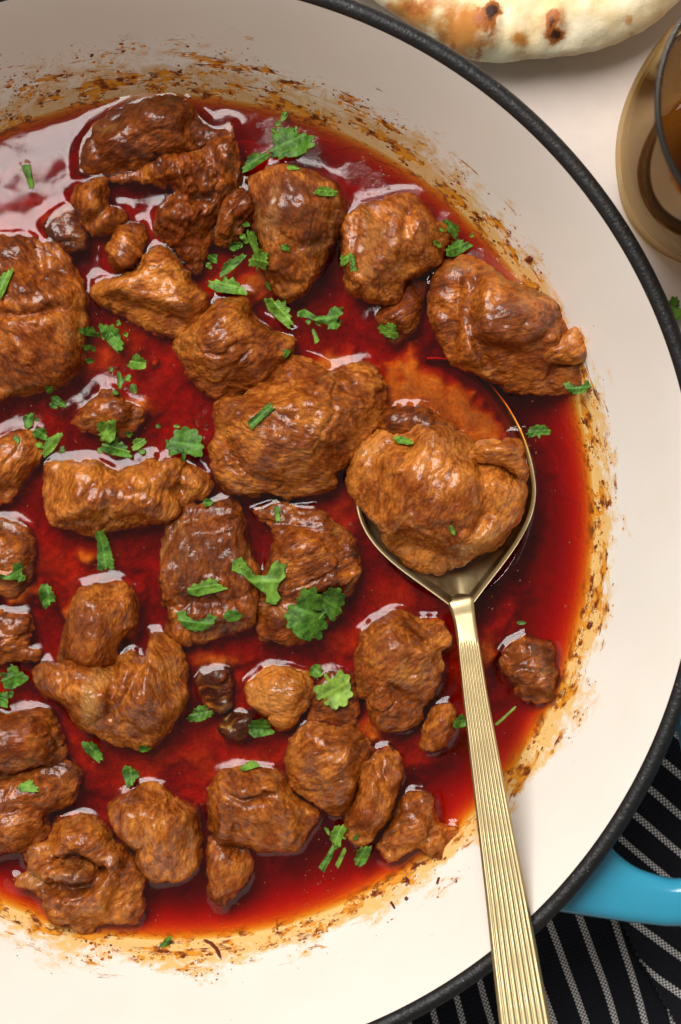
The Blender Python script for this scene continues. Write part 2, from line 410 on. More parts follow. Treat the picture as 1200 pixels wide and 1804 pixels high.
def mat_bubble():
    m, nt, out = new_mat('sauce_bubble'); t = NT(nt)
    tr = t.n('BsdfTransparent', {'Color': (0.95, 0.85, 0.78, 1)}); gl = t.n('BsdfGlossy', {'Color': (1, 1, 1, 1), 'Roughness': 0.03})
    t.link(t.n('MixShader', {0: t.math('MULTIPLY', t.n('LayerWeight', {'Blend': 0.25}).outputs['Fresnel'], 1.0), 1: tr.outputs[0], 2: gl.outputs[0]}).outputs[0], out.inputs[0]); return m
BUBBLE = mat_bubble()
GRAIN = mat_simple('ground_spice', (0.20, 0.055, 0.012), 0.5, var=0.6, scale=900)
FLAKE = mat_simple('dark_red_spice', (0.13, 0.022, 0.008), 0.25, var=0.5, scale=600, coat=0.5)

# ------------------------------------------------------------------ the setting: table
tb = mesh_obj('table', [(-0.6, -0.6, 0), (0.7, -0.6, 0), (0.7, 0.7, 0), (-0.6, 0.7, 0), (-0.6, -0.6, -0.03), (0.7, -0.6, -0.03), (0.7, 0.7, -0.03), (-0.6, 0.7, -0.03)],
              [[0, 1, 2, 3], [7, 6, 5, 4], [0, 4, 5, 1], [1, 5, 6, 2], [2, 6, 7, 3], [3, 7, 4, 0]], TABLE, smooth=False)
tb['kind'] = 'structure'

# ------------------------------------------------------------------ the pan
def bez(p0, p1, p2, p3, n):
    t = np.linspace(0, 1, n)[:, None]
    p0, p1, p2, p3 = map(np.array, (p0, p1, p2, p3))
    return (1 - t) ** 3 * p0 + 3 * (1 - t) ** 2 * t * p1 + 3 * (1 - t) * t * t * p2 + t ** 3 * p3
wall = bez((0.144, 0.0), (0.131, -0.026), (0.1185, -0.063), (0.098, -0.063), 60); wall[:, 1] += ZR
inner = np.vstack([wall, [[0.05, ZR - 0.063], [0.0005, ZR - 0.063]]])
def pan_z(r):
    return np.interp(r, wall[::-1, 0], wall[::-1, 1])
r_line = float(np.interp(ZS, wall[::-1, 1], wall[::-1, 0]))
pan = empty('braising_pan', (0, 0, 0.0))
tag(pan, 'wide shallow blue cast-iron pan with cream enamel inside, full of meat stew', 'pan')
v, f, uv = lathe(inner, 320, -math.pi, math.pi); mesh_obj('enamel_interior', v, f[:, ::-1], ENAMEL, pan, uv=uv)
rim_pr = [(0.1440, ZR - 0.0012), (0.14405, ZR - 0.0004), (0.1444, ZR + 0.0009), (0.1452, ZR + 0.0017), (0.1464, ZR + 0.0020), (0.1475, ZR + 0.0016), (0.1484, ZR + 0.0006), (0.1488, ZR - 0.0010), (0.1486, ZR - 0.0035), (0.1476, ZR - 0.0050)]
v, f, uv = lathe(rim_pr, 320)
mesh_obj('rim', v, f[:, ::-1], RIM, pan, uv=uv)
ext = bez((0.1484, ZR - 0.0043), (0.139, ZR - 0.032), (0.127, 0.004), (0.104, 0.004), 40)
v, f, uv = lathe(np.vstack([ext, [[0.0005, 0.004]]]), 200)
mesh_obj('outer_wall', v, f[:, ::-1], BLUE, pan, uv=uv)

# handle: flattened loop swept along a plan path
hp = [(985, 1566), (1060, 1576), (1130, 1584), (1200, 1586), (1280, 1560), (1330, 1490), (1335, 1400), (1310, 1325), (1270, 1285), (1230, 1272), (1190, 1278)]
hq = np.vstack([P(*p, ZR - 0.012) for p in hp]); hq = np.vstack([2 * hq[:1] - hq[1:2], hq, 2 * hq[-1:] - hq[-2:-1]])
path = catmull(hq, 8)[8:8 * len(hp)]
tw = np.linspace(0, 1, len(path)); root = np.minimum(tw, 1 - tw)
hw = 0.0060 + 0 * root; hwp = 0.0062 + 0.022 * np.exp(-(tw / 0.10) ** 1.25) + 0.020 * np.exp(-((1 - tw) / 0.07) ** 1.4); ht = 0.0046 + 0.001 * np.exp(-(root / 0.12) ** 2)
tang = np.gradient(path, axis=0); tang /= np.linalg.norm(tang, axis=1)[:, None]; nor = np.stack([-tang[:, 1], tang[:, 0]], 1)
hv, K = [], 28
for i in range(len(path)):
    for k in range(K):
        a = 2 * math.pi * k / K; c, s = math.cos(a), math.sin(a)
        e = 0.7
        x = (hwp[i] if c > 0 else hw[i]) * math.copysign(abs(c) ** e, c); zz = ht[i] * math.copysign(abs(s) ** e, s)
        hv.append((path[i, 0] + nor[i, 0] * x, path[i, 1] + nor[i, 1] * x, ZR - 0.0125 + zz + 0.004 * math.sin(math.pi * tw[i])))
hf = [[i * K + k, (i + 1) * K + k, (i + 1) * K + (k + 1) % K, i * K + (k + 1) % K] for i in range(len(path) - 1) for k in range(K)]
hv = np.array(hv); rr_ = np.hypot(hv[:, 0], hv[:, 1]); hv[:, :2] *= np.maximum(1, 0.1418 / rr_)[:, None]
mesh_obj('handle', hv, np.array(hf), BLUE, pan)

# ------------------------------------------------------------------ meat chunks
GH = 0.0006; GN = 440; hmap = np.full((GN, GN), ZS)          # height of whatever lies on top, for draping leaves
def hm_idx(xy):
    i = np.clip(((xy + GN * GH / 2) / GH).round().astype(int), 0, GN - 1); return i[:, 0], i[:, 1]
outlines = []
def chunk(name, label, pts, H=10, zb=-0.5, B=9, w=5.5, fib=30, tone=0.5, facets=(), grooves=(), bumps=(), sear=(), fat=(), lump=1.0, wr=1.0, dome=0.3, seed=0, cat='meat', g=0.0004, men=True, mat=None):
    """inflate an outline (photo px) into a closed lump; lengths in mm, features in photo px"""
    zc = ZS + (zb + H * 0.35) * 1e-3
    poly = catmull(P([p[0] for p in pts], [p[1] for p in pts], zc), 7)
    o3 = np.c_[poly * 700, np.full(len(poly), seed * 3.7)]
    o3b = o3.copy(); o3b[:, 2] += 50
    cen_ = poly.mean(0); rad_ = poly - cen_; poly = poly + 0.00045 * rad_ / np.maximum(np.linalg.norm(rad_, axis=1), 1e-6)[:, None]
    poly = poly + 0.00045 * np.stack([fbm(o3, 2), fbm(o3b, 2)], 1) + 0.0007 * np.stack([fbm(o3 * 0.35 + 8, 2), fbm(o3b * 0.35 + 8, 2)], 1)
    if men: outlines.append((poly, zb))
    pos, d, near, quads, bnd = poly_grid(poly, g)
    n = len(pos); W = w * 1e-3
    ph = np.clip(d / W, 0, 1) * math.pi / 2
    inset = np.where(d < W, W * (1 - np.cos(ph)), d)
    dirv = near - pos; dl = np.linalg.norm(dirv, axis=1); dirv /= np.maximum(dl, 1e-9)[:, None]
    xy = pos + dirv * np.maximum(d - inset, 0)[:, None]; xy[bnd] = pos[bnd]
    dm = d.max(); z = np.sin(ph) * ((1 - dome) + dome * np.sin(np.clip(d / dm, 0, 1) * math.pi / 2)) * H
    ctr = xy.mean(0)
    for fx, fy, fz, gx, gy in facets:                 # planes: height fz mm at (fx, fy), slopes per mm (image axes: x right, y down)
        c0 = P(fx, fy, zc)
        pl = fz + (gx * (xy[:, 0] - c0[0]) - gy * (xy[:, 1] - c0[1])) * 1e3
        k = 0.7; dz = z - pl
        z = np.where(bnd, z, z - k * np.log1p(np.exp(np.clip(dz / k, -40, 40))))
    rs = np.random.RandomState(500 + seed)
    if H > 4:                                         # knife cuts and torn faces: a few random planes round the edge
        ext_ = np.abs(xy - ctr).max(0)
        for a_ in rs.uniform(0, 6.28) + np.arange(5) * 1.26 + rs.uniform(-0.4, 0.4, 5):
            dr_ = np.array([math.cos(a_), math.sin(a_)]); pr_ = (xy - ctr) @ dr_; pm = np.percentile(pr_, 97)
            sl = rs.uniform(0.6, 1.7); r0 = pm * rs.uniform(0.38, 0.62)
            pl = H * rs.uniform(0.86, 1.0) - sl * (pr_ - r0) * 1e3; k = 0.3
            z = np.where(bnd, z, z - k * np.log1p(np.exp(np.clip((z - pl) / k, -40, 40))))
        z = np.maximum(z, np.sin(ph) * 0.35 * H)
    for gr, dep, wid in grooves:
        pp = P([q[0] for q in gr], [q[1] for q in gr], zc)
        dd, _ = seg_dist(xy, pp, closed=False); z = z - dep * np.exp(-(dd * 1e3 / wid) ** 2) * np.sin(ph)
    for bx, by, rx, ry, ang, hh in bumps:
        c0 = P(bx, by, zc); a = math.radians(-ang); q = xy - c0
        X = (q[:, 0] * math.cos(a) + q[:, 1] * math.sin(a)) / (rx * 0.000161); Y = (-q[:, 0] * math.sin(a) + q[:, 1] * math.cos(a)) / (ry * 0.000161)
        r2 = X * X + Y * Y
        z = z + hh * np.clip(1 - r2 * 0.45, 0, 1) ** 0.75 * np.sin(ph)
    q3 = np.c_[xy * 1e3, np.full(n, seed * 11.3)]
    z = z + np.sin(ph) * lump * (1.15 * fbm(q3 / 11, 2))
    for _ in range(1): z = np.where(bnd, 0, 0.5 * z + 0.5 * neighbours_mean(z, quads, n))
    z = np.maximum(z, -3.0)
    zbot = -np.sin(ph) * B
    top = np.c_[xy, ZS + (zb + z) * 1e-3]
    ids = np.cumsum(~bnd) - 1 + n
    bot = np.c_[xy, ZS + (zb + zbot) * 1e-3][~bnd]
    bi = np.where(bnd, np.arange(n), ids)
    V = np.vstack([top, bot]); Fa = np.vstack([quads, bi[quads][:, ::-1]])
    # surface relief along the normals
    nr = vert_normals(V, Fa)
    if nr[:n][~bnd][:, 2].mean() < 0: Fa = Fa[:, ::-1]; nr = -nr
    q = V * 1e3 + seed * 7.7
    a = math.radians(fib); u = q[:, 0] * math.cos(a) + q[:, 1] * math.sin(a); vv = -q[:, 0] * math.sin(a) + q[:, 1] * math.cos(a)
    qf = np.c_[u / 3.8, vv / 1.2, q[:, 2] / 2.0]; qf[:, 1] += 0.8 * perlin(q / 6)
    wmask = sstep(-0.35, 0.35, perlin(q / 7 + 40))
    wr = wr * rs.uniform(0.55, 1.2); disp = lump * 0.42 * fbm(q / 4.6, 2) + wr * (0.15 * ridged(q / 2.7, 2) * (0.3 + 0.7 * wmask) + 0.16 * fbm(qf, 2) * (1.25 - 0.8 * wmask)) + 0.06 * fbm(q / 0.95, 2)
    qt = np.c_[u / 9.0, vv / 2.6, q[:, 2] / 3.0]; qt[:, 1] += 0.9 * perlin(q / 8 + 3); tear = sstep(0.05, 0.5, perlin(q / 10 + 70))
    disp += wr * 0.36 * tear * (ridged(qt, 2) - 0.6)                     # torn strands along the grain
    # muscle bundles: cells stretched along the grain, stepped against each other, with seams between
    qb = np.c_[u / 17.0, vv / 8.0, q[:, 2] / 9.0] + 0.22 * np.c_[perlin(q / 5), perlin(q / 5 + 31), perlin(q / 5 + 62)]
    f1_, f2_, cid = worley(qb); seam = np.exp(-((f2_ - f1_) / 0.075) ** 2); smask = sstep(-0.3, 0.25, perlin(q / 12 + 90))
    step = (_jit[cid][:, 0] - 0.5) * sstep(0.0, 0.16, f2_ - f1_)
    disp += wr * (1.0 * step - 0.7 * seam * smask)
    fseam = 0.4 * np.exp(-((f2_ - f1_) / 0.10) ** 2) * sstep(0.15, 0.45, perlin(q / 13 + 120))
    streak = 0.8 * fbm(qf, 2) + 0.4 * ridged(qt, 2) * tear + 0.8 * (_jit[cid][:, 1] - 0.5)
    V = V + nr * (disp * 1e-3)[:, None]
    m = len(V)
    def spots(lst):
        s = np.zeros(m)
        for bx, by, rx, ry, ang, st in lst:
            c0 = P(bx, by, zc); a = math.radians(-ang); qq = V[:, :2] - c0
            X = (qq[:, 0] * math.cos(a) + qq[:, 1] * math.sin(a)) / (rx * 0.000161); Y = (-qq[:, 0] * math.sin(a) + qq[:, 1] * math.cos(a)) / (ry * 0.000161)
            s = np.maximum(s, st * np.clip(1.6 - 1.2 * np.sqrt(X * X + Y * Y) + 0.5 * fbm(V * 250, 2), 0, 1))
        return s
    i, j = hm_idx(V[:n, :2])
    np.maximum.at(hmap, (i, j), V[:n, 2])
    o = mesh_obj(name, V, Fa, mat or MEAT, attrs={'grain': np.c_[u, vv + 0.9 * perlin(q / 6), q[:, 2]] * 1e-3, 'streak': streak, 'tone': np.full(m, tone), 'sear': spots(sear), 'fat': np.maximum(spots(fat), fseam)}, origin=(ctr[0], ctr[1], ZS))
    tag(o, label, cat, 'pieces of meat in the stew')
    return o
G = 'piece_of_meat'
chunk(G, 'long dark brown meat chunk at the top edge of the sauce', [(140,300),(137,270),(150,235),(175,210),(215,188),(260,172),(305,165),(330,185),(360,212),(385,220),(400,212),(412,222),(410,245),(385,262),(340,268),(300,278),(255,292),(240,303),(190,310),(150,305)],
      H=9, fib=25, tone=0.34, facets=[(230,262,9,0.25,-1.1)], bumps=[(290,205,35,28,-20,2.5),(185,285,30,14,-10,1.5)], sear=[(230,210,70,35,-25,0.6)], seed=1)
chunk(G, 'frayed stringy meat chunk beneath the top dark chunk', [(190,310),(215,302),(245,297),(262,282),(290,272),(320,272),(350,262),(375,240),(398,236),(413,258),(425,300),(420,330),(400,348),(386,378),(374,410),(362,440),(354,468),(345,483),(330,470),(310,450),(290,420),(278,395),(280,370),(300,345),(312,338),(290,330),(262,318),(230,325),(195,322)],
      H=9, w=4, fib=75, tone=0.45, wr=1.9, lump=1.3, grooves=[([(330,300),(345,330),(350,360)],2.5,1.6),([(310,350),(370,352)],2.5,1.3),([(365,270),(375,320)],1.8,1.2)], bumps=[(305,300,38,24,15,2),(318,400,30,42,-15,2.5),(390,290,20,40,5,1.5)], seed=2)
chunk(G, 'small round glossy meat nugget at the edge of the pale reflection', [(127,350),(135,330),(158,316),(182,315),(190,335),(192,360),(215,368),(221,385),(202,405),(172,410),(150,400),(135,380)], H=7.5, w=4.5, fib=60, tone=0.55, bumps=[(160,345,26,28,0,2)], grooves=[([(190,340),(188,370),(160,395)],2,1.2)], seed=3)
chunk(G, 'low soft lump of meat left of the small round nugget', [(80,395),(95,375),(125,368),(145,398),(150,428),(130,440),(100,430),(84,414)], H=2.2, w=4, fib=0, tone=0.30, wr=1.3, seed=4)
chunk(G, 'small knobbly meat nugget between the star-shaped reflection and a pale flat-topped chunk', [(190,450),(197,415),(210,400),(235,393),(255,405),(256,430),(245,460),(230,478),(205,475),(192,465)], H=7.5, w=4, fib=-30, tone=0.48, wr=1.5, lump=1.3, seed=5)
chunk(G, 'big brown meat chunk with ridged top at the left edge, under a curled leaf', [(-25,425),(5,412),(40,410),(70,425),(95,425),(120,455),(140,490),(150,540),(150,600),(140,645),(110,675),(75,690),(30,695),(-40,702),(-60,560)],
      H=13, w=7, fib=-55, tone=0.52, facets=[(30,440,8,-0.15,0.7),(60,640,11,0.1,-0.4)], grooves=[([(-10,555),(45,560),(110,545)],1.8,1.5),([(60,430),(75,480),(70,520)],1.8,2),([(95,440),(110,500)],1.2,1.5)], bumps=[(30,445,38,25,0,1.5),(80,510,40,35,0,1.5)], seed=6)
chunk(G, 'flat-topped orange-brown meat chunk beside the star-shaped reflection', [(160,510),(180,490),(215,485),(245,470),(256,445),(272,432),(300,440),(330,480),(360,515),(365,540),(350,568),(325,590),(295,596),(262,582),(235,565),(205,552),(175,535)],
      H=14, w=4.5, fib=15, tone=0.68, dome=0.1, facets=[(255,530,9.5,0.55,-1.9),(280,490,12,0.05,-0.12),(335,560,9,-1.3,-0.9)], seed=7)
chunk(G, 'small frayed wedge of meat tucked left of the tall triangular chunk', [(380,425),(382,385),(400,352),(430,332),(455,345),(456,378),(432,402),(405,427)], H=9, w=4.5, fib=55, tone=0.42, wr=1.6, facets=[(420,395,6,-0.6,-0.8)], seed=8)
chunk(G, 'tall triangular meat chunk with a purple-brown top, ringed by leaves', [(437,315),(452,300),(475,292),(510,290),(560,305),(598,328),(606,360),(600,400),(580,445),(555,490),(525,520),(500,526),(480,512),(470,480),(455,440),(446,395),(448,365),(438,340)],
      H=17, zb=1, w=6, fib=-65, tone=0.5, dome=0.15, facets=[(505,420,14,-0.05,-0.55),(590,380,9,-1.1,-0.5),(450,340,9,0.8,0.5)], grooves=[([(450,330),(465,395),(520,440),(570,430)],1.0,1.6)], sear=[(495,365,48,60,50,1.0),(548,425,25,18,0,0.8)], seed=9)
chunk(G, 'wedge-shaped orange-brown meat chunk right of the tall triangular chunk', [(607,392),(625,368),(660,352),(710,345),(742,350),(760,385),(788,394),(790,425),(772,462),(742,482),(720,492),(708,518),(690,533),(660,527),(640,518),(615,514),(608,470),(604,430)],
      H=16, zb=1, w=6, fib=-50, tone=0.66, dome=0.15, facets=[(630,470,11,0.55,0.2),(740,460,9,-0.6,-0.9),(680,370,12,-0.1,0.5)], grooves=[([(718,360),(712,420),(725,470)],1.3,1.5)], bumps=[(765,420,26,36,30,1.5)], sear=[(650,440,40,50,60,0.5)], seed=10)
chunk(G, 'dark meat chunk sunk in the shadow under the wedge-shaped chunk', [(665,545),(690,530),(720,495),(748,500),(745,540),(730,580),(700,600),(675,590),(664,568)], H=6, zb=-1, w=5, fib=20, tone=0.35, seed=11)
chunk(G, 'large folded meat chunk against the right wall of the pan', [(760,500),(785,458),(830,448),(870,468),(905,495),(940,508),(985,528),(1010,560),(1032,582),(1044,620),(1048,660),(1038,690),(1000,690),(950,695),(900,686),(850,662),(800,640),(775,600),(758,555)],
      H=15, zb=1, w=7, fib=10, tone=0.56, facets=[(860,640,10,0.15,-0.9),(950,650,7.5,0,-0.8)], grooves=[([(838,500),(828,560),(840,610),(860,640)],3.2,1.8),([(840,600),(900,625),(950,600),(985,560)],2.4,1.6),([(770,540),(800,570),(795,620)],1.2,1.6)], bumps=[(900,560,62,44,5,3.0),(800,520,30,55,10,1)], sear=[(900,565,60,35,5,0.7)], seed=12)
chunk(G, 'small glossy triangular flap of meat on the large folded chunk', [(944,628),(960,608),(985,592),(1010,576),(1030,585),(1033,615),(1024,638),(995,640),(960,636)], H=5, zb=9, B=4, w=3.5, fib=30, tone=0.72, facets=[(985,615,4.2,-0.05,0.25)], seed=13, men=False)
chunk(G, 'rounded meat chunk left of the centre, above the big central chunk', [(303,605),(325,580),(360,545),(385,527),(420,522),(440,530),(450,558),(488,580),(514,590),(520,605),(505,628),(480,650),(450,680),(412,695),(380,700),(355,685),(335,660),(318,635)],
      H=15, w=6.5, fib=20, tone=0.60, facets=[(400,660,9,0.05,-1.3),(470,600,10,-0.5,0.1)], grooves=[([(310,620),(360,610),(410,640)],1.2,1.3)], bumps=[(405,565,32,45,20,1.5)], seed=14)
chunk(G, 'biggest central meat chunk with a rolled leaf strip on top', [(380,715),(395,702),(440,690),(470,664),(495,632),(520,628),(550,635),(575,650),(605,650),(618,640),(655,645),(672,665),(680,700),(675,740),(657,762),(642,780),(625,808),(596,832),(592,860),(560,866),(510,878),(470,868),(440,880),(410,870),(385,850),(368,815),(365,785),(378,760),(376,735)],
      H=17, zb=1, w=8, fib=-10, tone=0.60, dome=0.2, facets=[(520,845,9,0.0,-1.1),(420,840,9,0.5,-0.4),(540,655,9.5,-0.05,0.8)], grooves=[([(385,760),(410,800),(440,835),(480,850)],2.6,1.8),([(560,795),(610,780),(650,745)],1.1,1.3),([(470,690),(530,700),(600,690)],0.9,1.6)], bumps=[(545,735,85,55,-10,1.5),(640,670,25,24,0,1.5),(515,650,28,18,0,1)], sear=[(500,780,50,18,10,0.7),(550,758,12,12,0,0.9),(420,720,25,18,0,0.5)], seed=15)
chunk(G, 'small soft lump of meat ringed by chopped leaves near the left', [(130,740),(140,715),(163,702),(180,684),(200,686),(218,705),(244,715),(250,735),(238,758),(210,768),(170,766),(140,756)], H=5, w=4, fib=0, tone=0.5, lump=1.3, seed=16)
chunk(G, 'glossy half-sunken meat piece at the left edge below the big ridged chunk', [(-30,782),(0,770),(40,758),(68,766),(74,790),(60,822),(40,850),(15,880),(-30,888)], H=7, w=6, fib=50, tone=0.62, facets=[(30,780,5.5,0.1,0.4)], seed=17)
chunk(G, 'long horizontal wrinkled meat chunk left of centre', [(70,870),(75,840),(90,816),(130,815),(155,810),(185,818),(205,830),(240,820),(260,808),(275,815),(290,807),(320,812),(350,825),(373,845),(365,870),(340,885),(320,895),(305,915),(270,922),(240,925),(200,930),(165,940),(130,935),(92,930),(78,905)],
      H=12, w=5.5, fib=70, tone=0.66, wr=1.4, facets=[(190,910,9,0.02,-1.5)], grooves=[([(215,835),(245,870),(310,860)],1.5,1.6),([(300,830),(320,870)],1.2,1.3)], bumps=[(140,860,50,38,0,1.5),(320,835,30,20,20,1.2)], seed=18)
chunk(G, 'flat dark-seared slab of meat with three leaf pieces on it', [(283,960),(290,925),(310,905),(340,890),(375,884),(402,876),(418,882),(430,915),(440,965),(452,1000),(454,1040),(451,1080),(440,1110),(415,1116),(385,1125),(350,1135),(320,1138),(300,1128),(290,1110),(297,1085),(285,1060),(282,1010)],
      H=11, w=4, fib=80, tone=0.45, dome=0.05, facets=[(360,980,9,0.01,-0.06),(350,1100,6,0.05,-0.1)], grooves=[([(285,1070),(340,1060),(400,1062),(450,1040)],1.5,1.8)], sear=[(350,970,62,58,0,1.0)], bumps=[(430,1122,13,13,0,2)], seed=19)
chunk(G, 'rough flat piece of meat with a big coriander sprig on its lower edge', [(450,900),(480,890),(520,895),(560,900),(590,925),(625,945),(632,980),(635,1015),(620,1045),(602,1062),(585,1090),(560,1112),(540,1130),(510,1140),(480,1131),(462,1130),(455,1090),(452,1050),(460,1015),(472,990),(478,960),(480,935),(456,916)],
      H=8, w=4.5, fib=20, tone=0.46, dome=0.15, wr=1.5, lump=1.25, facets=[(550,980,7.5,0.0,-0.05)], grooves=[([(470,1050),(530,1065),(600,1050)],1.2,2)], bumps=[(560,960,50,35,20,1)], seed=20)
chunk(G, 'half-sunken meat piece under a leaf at the left edge', [(-30,920),(10,912),(40,928),(60,955),(58,990),(50,1022),(35,1050),(0,1052),(-30,1055)], H=6, w=4.5, fib=10, tone=0.42, wr=1.4, seed=21)
chunk(G, 'low crumbled meat piece at the left edge between two leaf-topped spots', [(-30,1085),(15,1078),(50,1085),(55,1112),(40,1135),(70,1150),(60,1165),(20,1160),(-30,1168)], H=4, w=4, fib=0, tone=0.45, wr=1.6, lump=1.4, seed=22)
chunk(G, 'upright knuckle-shaped meat piece standing behind the ribbed chunk', [(108,1120),(118,1085),(135,1045),(165,1030),(210,1028),(234,1048),(238,1085),(226,1115),(206,1140),(198,1172),(150,1190),(108,1182),(100,1150)],
      H=12, w=6, fib=70, tone=0.55, facets=[(130,1090,7,0.7,0.1),(222,1090,7,-0.8,-0.2)], sear=[(150,1090,35,45,60,0.6)], seed=23)
chunk(G, 'ribbed meat chunk with a pale fat strip, lower left', [(55,1188),(75,1166),(105,1170),(130,1162),(160,1165),(195,1172),(212,1160),(230,1150),(250,1158),(255,1132),(266,1118),(300,1124),(318,1142),(328,1190),(325,1240),(312,1270),(290,1297),(265,1320),(240,1325),(200,1312),(160,1296),(130,1272),(108,1238),(75,1230),(60,1208)],
      H=15, w=7, fib=-60, tone=0.60, facets=[(220,1275,10,0.05,-0.9),(310,1210,9,-1.1,-0.1)], grooves=[([(200,1170),(205,1215),(198,1255)],2.6,1.6),([(250,1160),(240,1200),(215,1240)],2.2,1.4),([(112,1195),(150,1190),(205,1205)],1.6,1.5)], bumps=[(165,1195,32,20,20,1.5),(280,1175,30,50,15,1.5),(230,1165,18,16,0,1.5)], fat=[(165,1235,16,40,5,1.0),(180,1190,22,16,0,0.6)], seed=24)
chunk(G, 'wrinkled meat chunk at the left edge, upper of two joined pieces', [(-30,1262),(20,1258),(60,1250),(86,1256),(100,1290),(110,1322),(108,1345),(80,1352),(40,1360),(0,1370),(-30,1372)], H=11, w=5.5, fib=10, tone=0.52, wr=1.4, facets=[(40,1345,8,0,-0.9)], seed=25)
chunk(G, 'smooth-topped meat chunk at the left edge, lower of two joined pieces, with one leaf', [(-30,1372),(20,1366),(70,1356),(112,1346),(132,1360),(138,1390),(130,1410),(105,1430),(82,1440),(86,1460),(78,1482),(50,1500),(0,1510),(-30,1516)], H=9, w=6, fib=15, tone=0.50, grooves=[([(-20,1425),(40,1425),(100,1425)],1.5,2)], seed=26)
chunk(G, 'ragged C-shaped meat piece with a deep hollow at the bottom left', [(38,1497),(46,1486),(82,1482),(94,1452),(125,1440),(160,1440),(188,1460),(200,1488),(215,1490),(235,1510),(246,1540),(250,1580),(244,1620),(225,1635),(185,1631),(150,1645),(125,1636),(85,1616),(72,1582),(58,1572),(25,1566),(22,1550),(50,1540),(42,1520)],
      H=10, w=5, fib=35, tone=0.60, wr=1.4, grooves=[([(100,1512),(140,1505),(180,1528)],4.5,1.5),([(90,1560),(130,1560),(165,1555),(182,1535)],4.5,1.7),([(60,1545),(85,1555)],2.5,1.5)], bumps=[(130,1535,30,14,0,2),(205,1570,36,55,20,1.5),(140,1465,40,18,10,1.5)], sear=[(135,1538,30,18,0,0.9)], fat=[(60,1550,22,16,0,0.6)], seed=27)
chunk(G, 'thick ribbed meat chunk right of the C-shaped piece', [(188,1432),(215,1405),(250,1388),(280,1390),(310,1410),(343,1430),(352,1460),(352,1500),(345,1530),(320,1550),(290,1560),(262,1555),(246,1530),(237,1502),(218,1490),(200,1470)],
      H=14, w=6.5, fib=85, tone=0.62, facets=[(325,1480,9,-1.0,-0.2),(270,1530,9,0,-0.7)], grooves=[([(255,1440),(262,1490),(268,1530)],2.2,2.0),([(290,1450),(285,1540)],0.8,1.3)], seed=28)
chunk(G, 'folded meat chunk at the bottom centre with a leaf sliver on its upper edge', [(365,1405),(370,1380),(395,1360),(430,1355),(480,1360),(505,1380),(525,1410),(560,1430),(556,1452),(540,1477),(522,1498),(485,1502),(455,1500),(420,1490),(385,1485),(368,1460)],
      H=12, w=6, fib=-40, tone=0.56, facets=[(490,1460,8,-0.15,-0.45)], grooves=[([(385,1385),(430,1405),(480,1395)],2.4,1.6),([(415,1420),(420,1460),(440,1495)],2.4,1.8)], bumps=[(440,1375,55,14,-3,1.4),(390,1430,22,36,0,1.2)], seed=29)
chunk(G, 'small pointed meat piece hanging below the folded bottom chunk', [(368,1490),(385,1480),(420,1487),(442,1505),(447,1525),(436,1550),(415,1575),(392,1596),(376,1590),(367,1560)], H=7, w=5, fib=70, tone=0.58, facets=[(400,1560,5,0,-0.2)], seed=43)
chunk(G, 'round meat chunk left of a frayed strip near the bottom centre', [(505,1330),(510,1302),(525,1286),(550,1272),(590,1280),(620,1290),(648,1310),(654,1332),(640,1360),(628,1390),(617,1420),(610,1436),(590,1440),(568,1430),(540,1410),(515,1390),(505,1360)],
      H=13, w=6.5, fib=25, tone=0.62, facets=[(590,1400,8,-0.3,-0.7),(530,1380,8,0.4,-0.6)], grooves=[([(540,1400),(580,1390),(610,1350)],1.0,1.5)], sear=[(550,1340,18,22,0,0.8)], seed=30)
chunk(G, 'frayed upright strip of meat right of a round chunk', [(655,1332),(666,1320),(690,1320),(702,1345),(705,1380),(700,1410),(690,1440),(670,1460),(645,1485),(622,1485),(612,1462),(614,1430),(625,1392),(632,1358),(648,1345)],
      H=10, w=4.5, fib=70, tone=0.60, grooves=[([(660,1340),(675,1385),(690,1400)],2.2,1.4),([(640,1370),(650,1420)],0.9,1.3)], bumps=[(645,1410,22,40,-15,1.5)], seed=31)
chunk(G, 'crumbly meat piece at the lower edge of the sauce by the spoon handle', [(665,1490),(680,1460),(700,1440),(712,1405),(740,1395),(764,1410),(768,1445),(785,1455),(808,1460),(818,1475),(810,1490),(790,1505),(775,1525),(757,1520),(748,1502),(730,1497),(715,1510),(690,1525),(672,1515)],
      H=8, w=4, fib=30, tone=0.62, wr=1.5, lump=1.2, grooves=[([(690,1500),(740,1485),(765,1455)],1.6,1.4),([(760,1460),(770,1500)],1.4,1.2)], seed=32)
chunk(G, 'smooth pale oval meat piece beside the lime-green leaf', [(432,1220),(445,1196),(480,1178),(520,1180),(548,1195),(552,1225),(540,1250),(515,1275),(490,1285),(470,1266),(445,1246)], H=7, w=6, fib=-15, tone=0.80, wr=0.6, lump=0.8, fat=[(470,1225,40,25,10,0.4)], seed=33)
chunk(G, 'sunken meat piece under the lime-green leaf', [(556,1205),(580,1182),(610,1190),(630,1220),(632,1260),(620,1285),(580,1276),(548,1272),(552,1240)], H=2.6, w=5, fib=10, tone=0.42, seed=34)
chunk(G, 'smooth rounded meat chunk left of the spoon handle', [(627,1180),(632,1140),(645,1110),(670,1090),(705,1080),(735,1090),(770,1092),(788,1110),(793,1138),(776,1150),(778,1180),(766,1220),(755,1240),(746,1252),(744,1270),(720,1285),(680,1290),(656,1276),(645,1240),(632,1215)],
      H=12, w=6.5, fib=35, tone=0.56, dome=0.2, facets=[(740,1200,8,-0.35,-0.35)], grooves=[([(690,1205),(720,1235),(752,1245)],2.2,1.5),([(640,1235),(680,1220)],0.8,1.5)], bumps=[(700,1140,55,45,0,1)], sear=[(700,1150,45,30,20,0.35)], seed=35)
